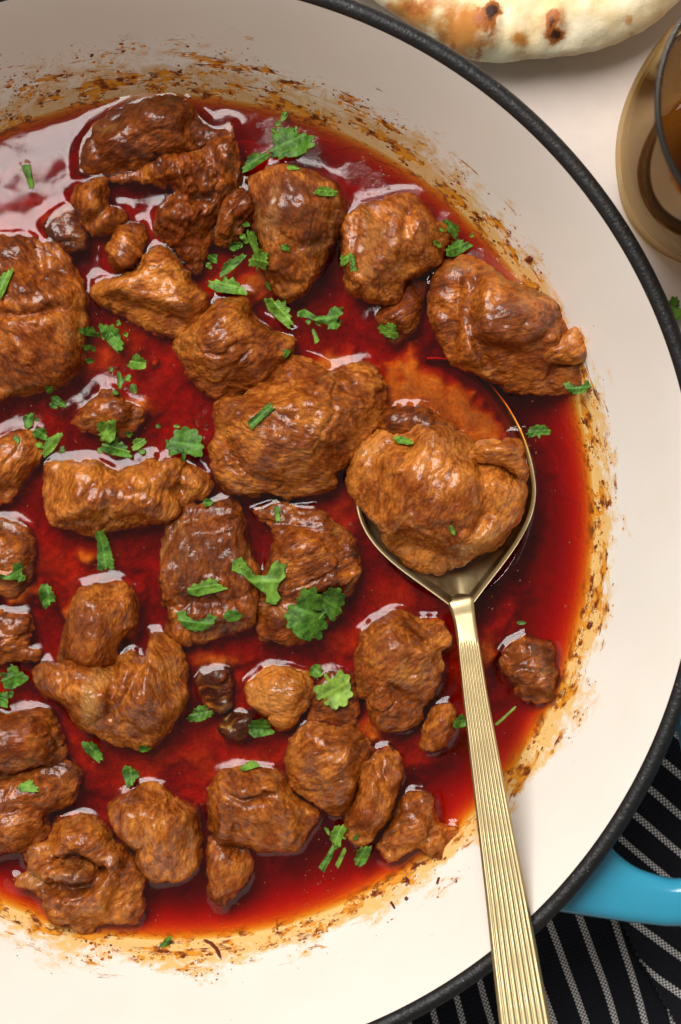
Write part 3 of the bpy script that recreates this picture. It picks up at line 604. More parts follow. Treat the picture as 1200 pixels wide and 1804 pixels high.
chunk(G, 'little meat nugget touching the spoon handle chunk at its lower right', [(738,1310),(745,1285),(757,1255),(780,1240),(799,1245),(802,1270),(790,1300),(770,1325),(746,1322)], H=7, w=4, fib=60, tone=0.60, facets=[(755,1310,5,0.1,-0.3)], seed=36)
chunk(G, 'small lumpy meat nugget alone right of the spoon handle', [(885,1160),(900,1136),(920,1120),(945,1126),(975,1135),(980,1170),(982,1200),(974,1230),(945,1236),(916,1226),(904,1206),(890,1190)], H=7.5, w=4.5, fib=20, tone=0.46, wr=1.7, lump=1.5, seed=37)
chunk('sunken_vegetable', 'dark red cooked vegetable scrap half sunk between the slab and the pale oval piece', [(350,1200),(370,1186),(400,1186),(415,1205),(405,1240),(380,1252),(356,1236)], H=2.0, zb=-1.0, w=3, fib=20, tone=0.0, wr=1.8, lump=2.2, cat='vegetable', seed=38)['group'] = 'cooked vegetable scraps'
chunk('sunken_vegetable', 'blackened cooked vegetable scrap left of a dark green leaf', [(386,1276),(408,1256),(438,1260),(446,1280),(430,1300),(402,1302)], H=2.4, zb=-1.0, w=3, fib=20, tone=0.0, wr=1.8, lump=2.2, cat='vegetable', seed=39)['group'] = 'cooked vegetable scraps'
# the chunk lifted by the spoon
chunk(G, 'large golden-brown meat chunk held in the bowl of the spoon', [(614,842),(620,802),(648,772),(668,752),(690,746),(740,742),(790,752),(828,772),(845,790),(880,800),(905,795),(922,815),(930,850),(925,890),(905,930),(880,960),(840,980),(800,1000),(755,1015),(720,1000),(690,970),(665,930),(640,900),(618,872)],
      H=20, zb=2, B=7, w=8.5, fib=65, tone=0.70, dome=0.15, facets=[(660,900,11,0.75,-0.45),(760,960,13,0.05,-0.9),(890,880,13,-0.55,-0.1),(740,770,14.5,0,0.6)],
      grooves=[([(725,780),(715,840),(725,890)],1.6,2.0),([(840,800),(850,850),(855,900),(835,935)],2.6,1.8),([(740,930),(790,925),(840,930)],1.0,1.3)], bumps=[(665,820,30,45,15,1.2),(885,860,28,55,5,1.5),(845,945,50,18,-25,1.5)], sear=[(800,775,50,30,20,0.4)], fat=[(850,950,50,18,-30,0.5),(650,790,25,20,0,0.5)], seed=40)
chunk(G, 'glossy strip of meat curled on the right of the spoonful', [(836,792),(850,778),(880,776),(905,774),(922,792),(930,830),(915,842),(893,826),(870,822),(842,815)], H=5, zb=13, B=4, w=3, fib=0, tone=0.62, bumps=[(850,795,14,14,0,1.5)], seed=41, men=False)
chunk(G, 'dark soft scrap of meat behind the spoonful, in the spoon', [(670,748),(680,728),(710,720),(745,722),(780,738),(800,752),(770,770),(700,775)], H=6, zb=3, B=4, w=4, fib=10, tone=0.40, seed=42)

# ------------------------------------------------------------------ spoon
SPC = P(782, 848, ZS); AX = P(752, 660, ZS) - P(806, 1036, ZS); AX /= np.linalg.norm(AX)      # bowl axis points to the tip
NX = np.array([AX[1], -AX[0]])
LB, WB = 0.0345, 0.0247
def bowl_uv(xy):
    q = xy - SPC; return q @ AX, q @ NX
spoon = empty('serving_spoon', (*SPC, ZS))
tag(spoon, 'gold serving spoon with a ridged handle resting on the pan rim', 'spoon')
def rim_z(s): return ZS + 0.0012 - 0.0042 * (s / LB) - 0.0040 * max(0.0, s / LB) ** 2              # tip dips below the sauce, heel stands clear
bv, NR, NA = [], 20, 160
for off in (0.0, -0.0012):
    for i in range(NR + 1):
        rr = i / NR
        for k in range(NA):
            a = 2 * math.pi * k / NA; rr = i / NR + (0.045 * (i / NR) ** 6 if off else 0)
            s = LB * rr * math.cos(a); w_ = WB * rr * math.sin(a) * (1 - 0.06 * math.cos(a)) * (1 - 0.70 * (max(0, -math.cos(a) - 0.10) / 0.90) ** 2.2)
            if math.cos(a) < -0.6: s *= 1 + 0.04 * ((-math.cos(a) - 0.6) / 0.4) ** 2 * rr ** 2
            xy = SPC + AX * s + NX * w_
            z = rim_z(s) - 0.0105 * (1 - min(rr, 1) ** 2.4) + (off if i < NR else -0.0003 if off else 0)
            bv.append((*xy, z))
bf = []
for l in (0, 1):
    o0 = l * (NR + 1) * NA
    for i in range(NR):
        for k in range(NA):
            q = [o0 + i * NA + k, o0 + (i + 1) * NA + k, o0 + (i + 1) * NA + (k + 1) % NA, o0 + i * NA + (k + 1) % NA]
            bf.append(q if l == 0 else q[::-1])
for k in range(NA):
    e0 = NR * NA + k; e1 = NR * NA + (k + 1) % NA; o0 = (NR + 1) * NA
    bf.append([e1, e0, o0 + e0, o0 + e1][::-1])
bvv = np.array(bv); uvb = np.stack(bowl_uv(bvv[:, :2]), 1)
mesh_obj('bowl', bvv, np.array(bf), GOLD, spoon, uv=uvb)
# handle stations: (px, py, z, half width mm, thickness mm)
zt = ZR + 0.0040
def hz(y): return ZS + 0.0050 + (zt - ZS - 0.0050) * ((y - 1085) / (1640 - 1085)) if y > 1085 else ZS + 0.0050 - 0.0012 * (1085 - y) / 85 - 0.0030 * (max(0, 1064 - y) / 20) ** 2
st = [(809, 1044, 2.6, 0.7), (810, 1052, 3.8, 1.5), (812, 1060, 3.9, 2.2), (814, 1068, 3.5, 2.6), (819, 1092, 3.1, 2.7), (824, 1125, 3.1, 2.6), (838, 1230, 3.5, 2.4), (868, 1428, 4.6, 2.3), (892, 1580, 5.5, 2.3), (908, 1690, 6.1, 2.3), (926, 1810, 6.6, 2.2), (950, 1975, 7.0, 2.2)]
ys = np.r_[np.linspace(1040, 1130, 24), np.linspace(1136, 1975, 90)]
stx, sty = np.array([s[0] for s in st], float), np.array([s[1] for s in st], float)
sw = np.interp(ys, sty, [s[2] for s in st]); sth = np.interp(ys, sty, [s[3] for s in st]); sxp = np.interp(ys, sty, stx)
for _ in range(3):
    sxp[1:-1] = (sxp[:-2] + 2 * sxp[1:-1] + sxp[2:]) / 4; sw[1:-1] = (sw[:-2] + 2 * sw[1:-1] + sw[2:]) / 4
ctrs = np.array([[*P(x, y, hz(y)), hz(y)] for x, y in zip(sxp, ys)])
tg = np.gradient(ctrs, axis=0); tg /= np.linalg.norm(tg, axis=1)[:, None]
side = np.cross(tg, [0, 0, 1]); side /= np.linalg.norm(side, axis=1)[:, None]; up = np.cross(side, tg)
NRIB = 9; M = 1 + NRIB * 8
sv, suv = [], []
for i in range(len(ys)):
    rib = sstep(1132, 1142, ys[i])
    for half in (0, 1):
        for j in range(M):
            c = -1 + 2 * j / (M - 1)
            edge = 1 - abs(c) ** 10
            if half == 0:
                hgt = sth[i] * 0.5 * (0.35 + 0.65 * edge) + rib * 0.28 * (abs(math.sin(math.pi * NRIB * (c + 1) / 2)) ** 0.8 - 0.7) * (abs(c) < 0.999)
                
            else:
                c = -c; hgt = -sth[i] * 0.5 * (0.35 + 0.65 * edge)
            p = ctrs[i] + side[i] * c * sw[i] * 1e-3 + up[i] * hgt * 1e-3
            sv.append(p); suv.append((c * sw[i] * 1e-3, ys[i] * 0.00016))
R2 = 2 * M; sf = []
for i in range(len(ys) - 1):
    for k in range(R2):
        sf.append([i * R2 + k, i * R2 + (k + 1) % R2, (i + 1) * R2 + (k + 1) % R2, (i + 1) * R2 + k])
sf.append(list(range(R2))[::-1]); sf.append([(len(ys) - 1) * R2 + k for k in range(R2)])
me_h = mesh_obj('ridged_handle', np.array(sv), sf, GOLD, spoon, uv=np.array(suv))

# ------------------------------------------------------------------ sauce: opaque gravy below, clear red oil above
def disc_grid(R, g):
    m = int(R / g) + 2; ax = np.arange(-m, m + 1) * g; X, Y = np.meshgrid(ax, ax, indexing='ij'); q = np.stack([X.ravel(), Y.ravel()], 1); ny = len(ax)
    rr = np.hypot(q[:, 0], q[:, 1]); ins = rr < R; I = ins.reshape(ny, ny)
    ci, cj = np.nonzero(I[:-1, :-1] | I[1:, :-1] | I[:-1, 1:] | I[1:, 1:])
    qd = np.stack([ci * ny + cj, (ci + 1) * ny + cj, (ci + 1) * ny + cj + 1, ci * ny + cj + 1], 1)
    used = np.unique(qd); remap = np.full(ny * ny, -1); remap[used] = np.arange(len(used))
    near = q[used] * (R / np.maximum(rr[used], 1e-9))[:, None]
    return np.where(ins[used][:, None], q[used], near), np.maximum(R - rr[used], 0), near, remap[qd], ~ins[used]
def meat_dist(xy, reach=0.012):
    d = np.full(len(xy), 0.05)
    for poly, zb in outlines:
        lo, hi = poly.min(0) - reach, poly.max(0) + reach
        m = np.nonzero(((xy > lo) & (xy < hi)).all(1))[0]
        if len(m) == 0: continue
        dd, _ = seg_dist(xy[m], poly[::2]); dd[inside(xy[m], poly)] = 0
        d[m] = np.minimum(d[m], dd)
    return d
R_OIL = float(np.interp(ZS + 0.0007, wall[::-1, 1], wall[::-1, 0])) + 0.0004
pos, dd, near, quads, bnd = disc_grid(R_OIL, 0.00055)
n = len(pos); r = np.hypot(pos[:, 0], pos[:, 1]); md = meat_dist(pos)
s_, w_ = bowl_uv(pos); e = np.sqrt((s_ / LB) ** 2 + (w_ / WB) ** 2)
q3 = np.c_[pos * 1e3, np.zeros(n)]
z = ZS + 0.0011 * np.exp(-md / 0.0012) + 0.0005 * np.exp(-np.maximum(r_line + 0.0003 - r, 0) / 0.0014)
z += 0.00010 * fbm(q3 / 12, 2)
foam = sstep(0.05, 0.35, fbm(q3 / 14 + 5, 2))                     # grainy patches on the surface
z += foam * 0.000035 * fbm(q3 / 1.3, 2)
for _ in range(3): z = np.where(bnd, z, 0.5 * z + 0.5 * neighbours_mean(z, quads, n))
z += 0.0010 * np.exp(-np.abs(e - 1.0) * 0.028 / 0.0016) * (s_ < 0.012)
zb_ = pan_z(np.minimum(r, 0.1438)) - 0.0015
ids = np.cumsum(~bnd) - 1 + n; bi = np.where(bnd, np.arange(n), ids)
V = np.vstack([np.c_[pos, z], np.c_[pos, np.minimum(zb_, z - 0.0005)][~bnd]]); Fa = np.vstack([quads, bi[quads][:, ::-1]])
oil = mesh_obj('stew_oil', V, Fa, OIL)
tag(oil, 'clear deep red oil covering the stew around the meat', 'sauce', kind='stuff')

pos, dd, near, quads, bnd = disc_grid(R_OIL - 0.0030, 0.0007)
n = len(pos); r = np.hypot(pos[:, 0], pos[:, 1]); md = meat_dist(pos); q3 = np.c_[pos * 1e3, np.zeros(n)]
dep = 6.8 + 4.0 * fbm(q3 / 20, 4) + 0.7 * fbm(q3 / 3.0, 3)
shoal = [(150, 985, 26, 16), (270, 640, 10, 10), (440, 500, 50, 32), (590, 640, 60, 30), (110, 390, 40, 40), (240, 715, 35, 25), (700, 295, 60, 35), (640, 240, 60, 30), (760, 400, 30, 60), (870, 450, 50, 30), (650, 1290, 40, 40),
         (860, 1150, 25, 50), (905, 1225, 25, 30), (560, 1570, 70, 18), (470, 1620, 60, 12), (230, 1080, 22, 60), (380, 1165, 60, 18), (30, 1050, 40, 30), (480, 900, 20, 20), (650, 1560, 40, 20), (160, 1075, 60, 40)]
for sx0, sy0, rx, ry in shoal:
    c0 = P(sx0, sy0, ZS); qq = (pos - c0) / 0.000163; k = sstep(1.35, 0.15, np.sqrt((qq[:, 0] / rx) ** 2 + (qq[:, 1] / ry) ** 2) + 0.55 * fbm(q3 / 6, 4))
    dep = dep * (1 - k) + k * (1.5 + 0.7 * fbm(q3 / 2.5, 3))
dep = dep - 1.4 * np.exp(-md / 0.0025)
s_, w_ = bowl_uv(pos); e = np.sqrt((s_ / LB) ** 2 + (w_ / WB) ** 2)
k = sstep(1.06, 0.74, e + 0.14 * fbm(q3 / 6, 4) - 0.20 * sstep(0.006, -0.006, w_)) * sstep(0.0, 0.012, s_ + 0.006)
dep = dep * (1 - k) + k * (0.95 + 0.35 * fbm(q3 / 3.5, 3))
k2 = sstep(1.35, 1.12, e) * sstep(0.84, 1.0, e) * sstep(-0.004, 0.004, w_); dep = dep + 5.0 * k2
k3 = sstep(1.0, 0.85, e) * sstep(0.006, -0.003, s_); dep = dep + 7.0 * k3
dep = np.maximum(dep, 0.45)
z = ZS - dep * 1e-3
zf = pan_z(np.minimum(r, 0.143))
edge = sstep(0.001, 0.021, R_OIL - 0.0030 - r + 0.004 * fbm(q3 / 9, 3) * sstep(0.0, 0.006, R_OIL - 0.003 - r))
z = z * edge + (1 - edge) * (zf - 0.0016)
z = np.maximum(z, zf - 0.002)
zb_ = zf - 0.0022
ids = np.cumsum(~bnd) - 1 + n; bi = np.where(bnd, np.arange(n), ids)
V = np.vstack([np.c_[pos, z], np.c_[pos, np.minimum(zb_, z - 0.0002)][~bnd]]); Fa = np.vstack([quads, bi[quads][:, ::-1]])
thin = 1 - sstep(0.15, 0.85, edge); gravy = mesh_obj('stew_gravy', V, Fa, GRAVY, attrs={'thin': np.r_[thin, thin[~bnd]]})
tag(gravy, 'thick brown gravy lying under the red oil of the stew', 'gravy', kind='stuff')

# ------------------------------------------------------------------ chopped coriander
for _ in range(2):                                                # close pinholes in the height map
    pad = np.pad(hmap, 1, mode='edge'); hmap = np.maximum.reduce([pad[a:a + GN, b:b + GN] for a in range(3) for b in range(3)]) * 0.5 + hmap * 0.5
def shape(kind, rs):
    if kind == 'fan':                                             # three lobes with rounded teeth and a short stalk
        a = np.linspace(-2.45, 2.45, 90)
        r_ = 0.5 * (0.46 + 0.32 * np.abs(np.cos(1.25 * a)) ** 0.55 + 0.22 * np.abs(np.cos(5.5 * a + rs.uniform(0, 1))) ** 0.7)
        p = np.stack([r_ * np.sin(a), r_ * np.cos(a)], 1); p = np.vstack([p, [[-0.035, -0.42], [0.035, -0.42]][::-1]])
        p = np.vstack([p[:-2], [(-0.05, -0.2), (-0.035, -0.48), (0.035, -0.48), (0.05, -0.2)]]); return p
    if kind == 'sprig':                                           # deeply cut leaf
        a = np.linspace(-2.75, 2.75, 130); k = rs.uniform(0, 0.6)
        r_ = 0.5 * (0.28 + 0.46 * np.abs(np.cos(1.5 * a)) ** 0.7 + 0.26 * np.abs(np.cos(6.8 * a + k)) ** 0.7) * (1 + 0.12 * np.sin(2 * a + 9 * k))
        p = np.stack([r_ * np.sin(a), r_ * np.cos(a)], 1)
        return np.vstack([p, [(-0.03, -0.42), (0.03, -0.42)]])
    if kind == 'strip':                                           # chopped band: straight cuts, toothed end
        x = np.linspace(-0.5, 0.5, 19); sk = rs.uniform(-0.10, 0.10); bw = rs.uniform(-0.12, 0.12); tp = rs.uniform(-0.12, 0.14)
        wd = 0.40 + tp * x * 2; sag = bw * (1 - 4 * x * x)
        tooth = np.where(np.arange(19) % 2 == 0, 0.07, -0.05) * rs.uniform(0.3, 1.5, 19)
        up_ = np.stack([x + 0.02 * rs.normal(size=19) + sk, wd + sag + tooth], 1)
        dn = np.stack([x[::-1] - sk, (-wd + sag + 0.03 * rs.normal(size=19))[::-1]], 1)
        rt = np.array([(0.55, 0.25), (0.47, 0.13), (0.57, 0.02), (0.46, -0.12), (0.54, -0.26)]) + 0.03 * rs.normal(size=(5, 2))
        return np.vstack([up_, rt, dn])
    if kind == 'cut':                                             # half a leaf: one straight cut, teeth along the rest
        a = np.linspace(0, math.pi, 60)
        r_ = 0.38 + 0.10 * np.abs(np.sin(a * 2.4 + rs.uniform(0, 2))) + 0.09 * np.abs(np.sin(a * 7.5 + rs.uniform(0, 2))) + 0.02 * rs.normal(size=60)
        return np.vstack([np.stack([r_ * np.cos(a), 0.75 * r_ * np.sin(a) - 0.2], 1), [(-0.25, -0.28), (0.2, -0.25)]])
    if kind == 'crescent':
        a = np.linspace(math.pi + 0.15, 2 * math.pi - 0.15, 50)
        ro = 0.50 + 0.05 * np.abs(np.sin(a * 9)); ri = 0.30 + 0.02 * np.sin(a * 7)
        return np.vstack([np.stack([ro * np.cos(a), ro * np.sin(a) + 0.3], 1), np.stack([ri * np.cos(a[::-1]), 0.8 * ri * np.sin(a[::-1]) + 0.32], 1)])
    if kind == 'oval':
        a = np.linspace(0, 2 * math.pi, 48, endpoint=False)
        return np.stack([0.5 * np.cos(a), 0.42 * np.sin(a) * (1 - 0.25 * np.cos(a)) + 0.03 * np.sin(7 * a)], 1)
    if kind == 'wye':
        return np.array([(-0.5, 0.42), (-0.34, 0.5), (-0.1, 0.12), (0.12, 0.1), (0.2, 0.34), (0.32, 0.44), (0.36, 0.34), (0.5, 0.36), (0.44, 0.22), (0.47, 0.08), (0.36, -0.02), (0.30, -0.2), (0.38, -0.36), (0.28, -0.5), (0.08, -0.46), (0.12, -0.3), (-0.08, -0.14), (-0.3, 0.1), (-0.52, 0.22)])
nleaf = [0]
def leaf(label, x, y, L, Wd, ang, kind='cut', mat=0, curl=1.3, lift=0.2, roll=0.0, base=None, tilt=(0, 0), name='coriander_leaf', group='chopped coriander leaves'):
    """x, y photo px; L x Wd px; ang degrees clockwise in the picture"""
    nleaf[0] += 1; rs = np.random.RandomState(100 + nleaf[0])
    if L < 60: L *= 1.10; Wd *= 1.10
    sh = shape(kind, rs); sh = sh - (sh.max(0) + sh.min(0)) / 2; sh = sh / (sh.max(0) - sh.min(0))
    c0 = P(x, y, ZS); i, j = hm_idx(c0[None]); zc = float(hmap[i[0], j[0]]) if base is None else base
    c0 = P(x, y, zc); k = 0.163e-3 * (CAM[2] - zc) / (CAM[2] - ZS)
    poly = sh * np.array([L, Wd]) * k
    pos, d, near, quads, bnd = poly_grid(poly, max(0.00022, min(L, Wd) * k / 26))
    n = len(pos); nx_, ny_ = pos[:, 0] / (L * k), pos[:, 1] / (Wd * k)
    a = math.radians(-ang)
    xy = np.stack([pos[:, 0] * math.cos(a) - pos[:, 1] * math.sin(a), pos[:, 0] * math.sin(a) + pos[:, 1] * math.cos(a)], 1) + c0
    if base is None:
        hh = np.zeros(n)
        for dx in (-2, 0, 2):
            for dy in (-2, 0, 2):
                ii, jj = hm_idx(xy + np.array([dx, dy]) * GH); hh += hmap[ii, jj] / 9
        A = np.c_[pos, np.ones(n)]; co, *_ = np.linalg.lstsq(A, hh, rcond=None); pl = A @ co
        hh = np.maximum(0.45 * hh + 0.55 * pl, hh - 0.0004)
    else: hh = np.full(n, base)
    # veins: midrib and side veins as raised lines
    mid = np.exp(-(ny_ / 0.035) ** 2); sv_ = np.abs(((nx_ * 4.0 + np.abs(ny_) * 2.2 + rs.uniform(0, 1)) % 1) - 0.5)
    vein = np.clip(0.9 * mid + 0.28 * np.exp(-(sv_ / 0.06) ** 2), 0, 1)
    S = min(L, Wd) * k
    wv = curl * S * (0.16 * (ny_ ** 2) * 2 + 0.10 * np.sin(nx_ * 7 + rs.uniform(0, 6)) * (0.4 + np.abs(ny_)) + 0.06 * fbm(np.c_[pos / S * 3, np.full(n, nleaf[0] * 3.1)], 2))
    wv += rs.choice([-1, 1]) * rs.uniform(0.15, 0.55) * np.abs(ny_ - rs.uniform(-0.15, 0.15)) * S * min(1.0, curl)      # folded along the midrib
    wv -= wv.min()
    z = hh + lift * 1e-3 + wv + tilt[0] * pos[:, 0] + tilt[1] * pos[:, 1] - 0.00012 * (1 - vein)
    top = np.c_[xy, z]
    if roll:                                                     # roll up across the width
        th_ = ny_ * roll; R_ = Wd * k / roll
        off = R_ * np.sin(th_); zz = R_ * (1 - np.cos(th_))
        nxy = np.stack([pos[:, 0] * math.cos(a) - off * math.sin(a), pos[:, 0] * math.sin(a) + off * math.cos(a)], 1) + c0
        top = np.c_[nxy, hh + lift * 1e-3 + zz + 0.3 * wv]
    bot = top.copy(); bot[:, 2] -= 0.00012 * (~bnd)
    ids = np.cumsum(~bnd) - 1 + n; bi = np.where(bnd, np.arange(n), ids)
    V = np.vstack([top, bot[~bnd]]); Fa = np.vstack([quads, bi[quads][:, ::-1]])
    o = mesh_obj(name, V, Fa, LEAF[mat], attrs={'vein': np.r_[vein, vein[~bnd]]}, origin=(*c0, zc))
    return tag(o, label, 'herb', group)
leaf('narrow green leaf sliver floating alone on the pale reflection at the upper left', 52, 312, 42, 15, 75, 'strip')
leaf('feathery coriander sprig floating on the sauce near the top, above the tall triangular chunk', 512, 250, 85, 60, -25, 'sprig', 0, 0.8)
leaf('dark leaf strip touching the feathery sprig on its lower left', 450, 283, 62, 26, -32, 'cut', 0)
leaf('tiny leaf bit on the upper edge of the tall triangular chunk', 517, 297, 20, 11, 5, 'oval', 1)
leaf('bright pointed leaf piece on the right shoulder of the tall triangular chunk', 574, 337, 40, 18, 0, 'cut', 1)
leaf('thin upright leaf blade left of the tall triangular chunk', 448, 427, 48, 16, 70, 'cut', 1)
leaf('small toothed fan of leaf at the foot of the thin upright blade', 457, 460, 38, 32, 20, 'fan', 1)
leaf('diagonal leaf strip left of the small toothed fan', 408, 466, 58, 17, -38, 'cut', 0)
leaf('little dark leaf scrap left of the diagonal strip', 377, 455, 18, 16, 30, 'cut', 0)
leaf('little half-sunk leaf scrap above the diagonal strip', 414, 434, 18, 14, -20, 'oval', 0)
leaf('wide bright leaf strip with toothed end above the rounded chunk', 403, 503, 74, 32, 12, 'cut', 1)
leaf('long bright leaf piece slanting below the tall triangular chunk', 496, 547, 70, 34, 48, 'cut', 1)
leaf('dark spreading coriander sprig right of the long slanting leaf piece', 567, 562, 84, 44, -8, 'wye', 0)
leaf('narrow pale stalk hanging below the dark spreading sprig', 555, 592, 26, 9, 70, 'strip', 1)
leaf('rolled bright leaf bit in the gap left of the wedge-shaped chunk', 608, 456, 26, 18, -35, 'cut', 1)
leaf('narrow dark leaf against the left side of the wedge-shaped chunk', 623, 472, 42, 13, 82, 'strip', 0)
leaf('tiny upright leaf scrap at the right tip of the rounded chunk', 505, 618, 24, 13, -60, 'cut', 0)
leaf('small curly sprig on the sunken dark chunk', 686, 582, 38, 24, 30, 'sprig', 1)
leaf('dark glossy leaf right of the wedge-shaped chunk, upper of two', 797, 402, 38, 22, 50, 'cut', 0)
leaf('dark curled leaf right of the wedge-shaped chunk, lower of two', 806, 436, 48, 26, -25, 'cut', 0)
leaf('curved leaf hooked on the lower right of the large folded chunk', 1018, 683, 46, 22, -4, 'crescent', 0, base=ZS + 0.007)
leaf('small lobed leaf floating right of the spoon bowl', 948, 760, 42, 22, -8, 'fan', 0)
leaf('curled leaf strip on the big chunk at the left edge', 8, 497, 62, 22, -70, 'cut', 1)
leaf('leaf strip slanting under the flat-topped chunk', 200, 592, 58, 28, 55, 'cut', 0)
leaf('little leaf scrap left of the strip under the flat-topped chunk', 158, 583, 30, 18, 15, 'cut', 0)
leaf('folded leaf with a pale face, below the slanting strip', 242, 638, 32, 26, 10, 'cut', 1)
leaf('small upright leaf sliver above the soft lump', 213, 670, 32, 11, 85, 'cut', 0)
leaf('tiny leaf square right of the small upright sliver', 236, 685, 17, 12, 70, 'oval', 0)
leaf('dark leaf sliver beside the bottom of the big left chunk', 104, 708, 28, 14, 35, 'oval', 0)
leaf('tiny leaf tip peeking out under the big left chunk', 86, 686, 15, 12, -30, 'cut', 0)
leaf('upright leaf scrap at the left, uppermost of three in a row', 50, 740, 30, 20, -75, 'cut', 0)
leaf('small leaf scrap at the left, middle of three in a row', 74, 763, 26, 20, 30, 'cut', 0)
leaf('long folded leaf at the left, lowest of three in a row', 91, 781, 50, 20, -52, 'cut', 1)
leaf('bright curly leaf standing on the soft lump', 188, 757, 42, 34, -70, 'cut', 1, 1.6)
leaf('wide dark leaf below the bright curly leaf', 208, 790, 54, 26, 15, 'cut', 0)
leaf('small bright leaf right of the wide dark leaf', 244, 781, 28, 18, -30, 'cut', 1)
leaf('broad dark leaf beside the left side of the biggest central chunk', 328, 782, 68, 62, 8, 'fan', 0, 0.6)
leaf('rolled leaf strip lying on the biggest central chunk', 460, 732, 60, 22, -42, 'strip', 0, 0.6, roll=2.6)
leaf('long rectangular leaf strip hanging below the horizontal chunk', 183, 969, 74, 34, 82, 'strip', 0, 0.5)
leaf('small dark leaf floating at the left by itself, left of the knuckle-shaped piece', 86, 1050, 42, 28, 85, 'cut', 0)
leaf('lobed leaf on the half-sunken piece at the left edge', 18, 1015, 54, 34, -30, 'wye', 0)
leaf('broad bright leaf across the middle of the dark-seared slab', 365, 1033, 72, 30, -10, 'cut', 1, 0.6)
leaf('frilly crescent of leaf on the lower part of the dark-seared slab', 345, 1096, 74, 36, 6, 'crescent', 0, 0.6)
leaf('small round dark leaf right of the frilly crescent', 411, 1085, 30, 22, -5, 'oval', 0)
leaf('branched leaf piece bridging the seared slab and the rough flat piece', 459, 1022, 98, 86, 0, 'wye', 1, 0.35)
leaf('large fresh coriander sprig on the rough flat piece, biggest of all', 545, 1078, 80, 98, 18, 'sprig', 0, 0.8)
leaf('second lobe of the largest sprig, lying at its right', 582, 1062, 50, 62, 35, 'fan', 0, 0.8, lift=1.5)
leaf('lime-green lobed coriander leaf near the bottom centre', 590, 1215, 72, 68, 150, 'fan', 2, 0.5)
leaf('small half-hidden leaf at the upper left of the lime-green leaf', 558, 1182, 22, 22, 40, 'oval', 1)
leaf('dark wide leaf below the pale oval piece', 461, 1278, 44, 36, 0, 'cut', 0)
leaf('folded green leaf at the left edge above the joined pieces', 26, 1190, 46, 40, -20, 'cut', 0, 1.4)
leaf('leaf fragment cut off by the left edge below the folded green leaf', 5, 1230, 30, 28, 20, 'cut', 0)
leaf('slanting leaf under the ribbed chunk', 166, 1321, 46, 22, 50, 'cut', 0)
leaf('single round leaf floating below the ribbed chunk', 232, 1365, 36, 28, 80, 'cut', 0)
leaf('small leaf on the smooth-topped lower piece at the left edge', 50, 1385, 36, 20, 5, 'cut', 1)
leaf('tiny sunk leaf at the bottom tip of the ribbed chunk', 255, 1319, 20, 14, 0, 'oval', 0)
leaf('thin leaf sliver on the upper rim of the folded bottom chunk', 441, 1349, 34, 12, -10, 'cut', 1)
leaf('upright sprig top near the bottom, left of the frayed strip', 596, 1470, 42, 26, -70, 'fan', 1)
leaf('bent stalk below the upright sprig', 578, 1510, 50, 13, -62, 'strip', 0)
leaf('second bent stalk right of the first below the upright sprig', 601, 1510, 38, 8, -65, 'strip', 1)
leaf('dark leaf under the lower end of the frayed strip', 638, 1504, 44, 24, -62, 'cut', 0)
leaf('small dark leaf stuck on the enamel at the bottom edge of the sauce', 292, 1662, 32, 13, -55, 'oval', 0, base=ZS + 0.002)
leaf('small leaf poking out left of the spoon handle', 811, 1269, 26, 24, 0, 'cut', 0)
leaf('thin pale stalk sticking out right of the spoon handle', 891, 1261, 46, 6, -42, 'strip', 2, 0.3)
leaf('small bright leaf on the upper left of the spoonful', 711, 776, 32, 13, 14, 'oval', 1)
leaf('tiny green speck on the lower part of the spoonful', 797, 934, 18, 9, 65, 'oval', 1)
leaf('pale upright leaf sliver on top of the rough flat piece', 489, 905, 27, 10, 85, 'strip', 1)
leaf('tiny leaf bit at the top of the dark-seared slab', 367, 885, 16, 14, 0, 'oval', 0)
leaf('tiny dark leaf floating right of the upper spoon handle', 919, 1097, 15, 7, 0, 'oval', 0)
leaf('black-green wilted leaf clump beside the dark red scrap', 352, 1256, 46, 26, -10, 'sprig', 0)
leaf('fresh coriander leaf lying on the table right of the pan', 1186, 543, 36, 36, 20, 'sprig', 1, base=0.002)

crumb_spots = [(505, 250, 7, 'feathery sprig at the top'), (440, 440, 6, 'thin upright leaf blade'), (560, 560, 4, 'dark spreading sprig'), (195, 600, 5, 'leaf strip under the flat-topped chunk'), (215, 660, 4, 'small upright leaf sliver'),
               (70, 750, 5, 'three leaf scraps at the left'), (205, 780, 6, 'bright curly leaf'), (325, 790, 3, 'broad dark leaf'), (460, 1030, 3, 'branched leaf piece'), (555, 1080, 4, 'largest coriander sprig'), (400, 480, 4, 'wide bright toothed strip'), (800, 420, 4, 'two dark leaves right of the wedge-shaped chunk'), (20, 1200, 3, 'folded leaf at the left edge'), (600, 1480, 3, 'upright sprig top near the bottom')]
crs = np.random.RandomState(5)
for bx, by, cnt, what in crumb_spots:
    for _ in range(cnt):
        leaf('tiny coriander crumb close to the ' + what, bx + crs.normal() * 24, by + crs.normal() * 20, crs.uniform(9, 17), crs.uniform(6, 12), crs.uniform(0, 180), crs.choice(['oval', 'cut', 'cut']), int(crs.randint(2)), name='coriander_crumb', group='tiny coriander crumbs near the ' + what)
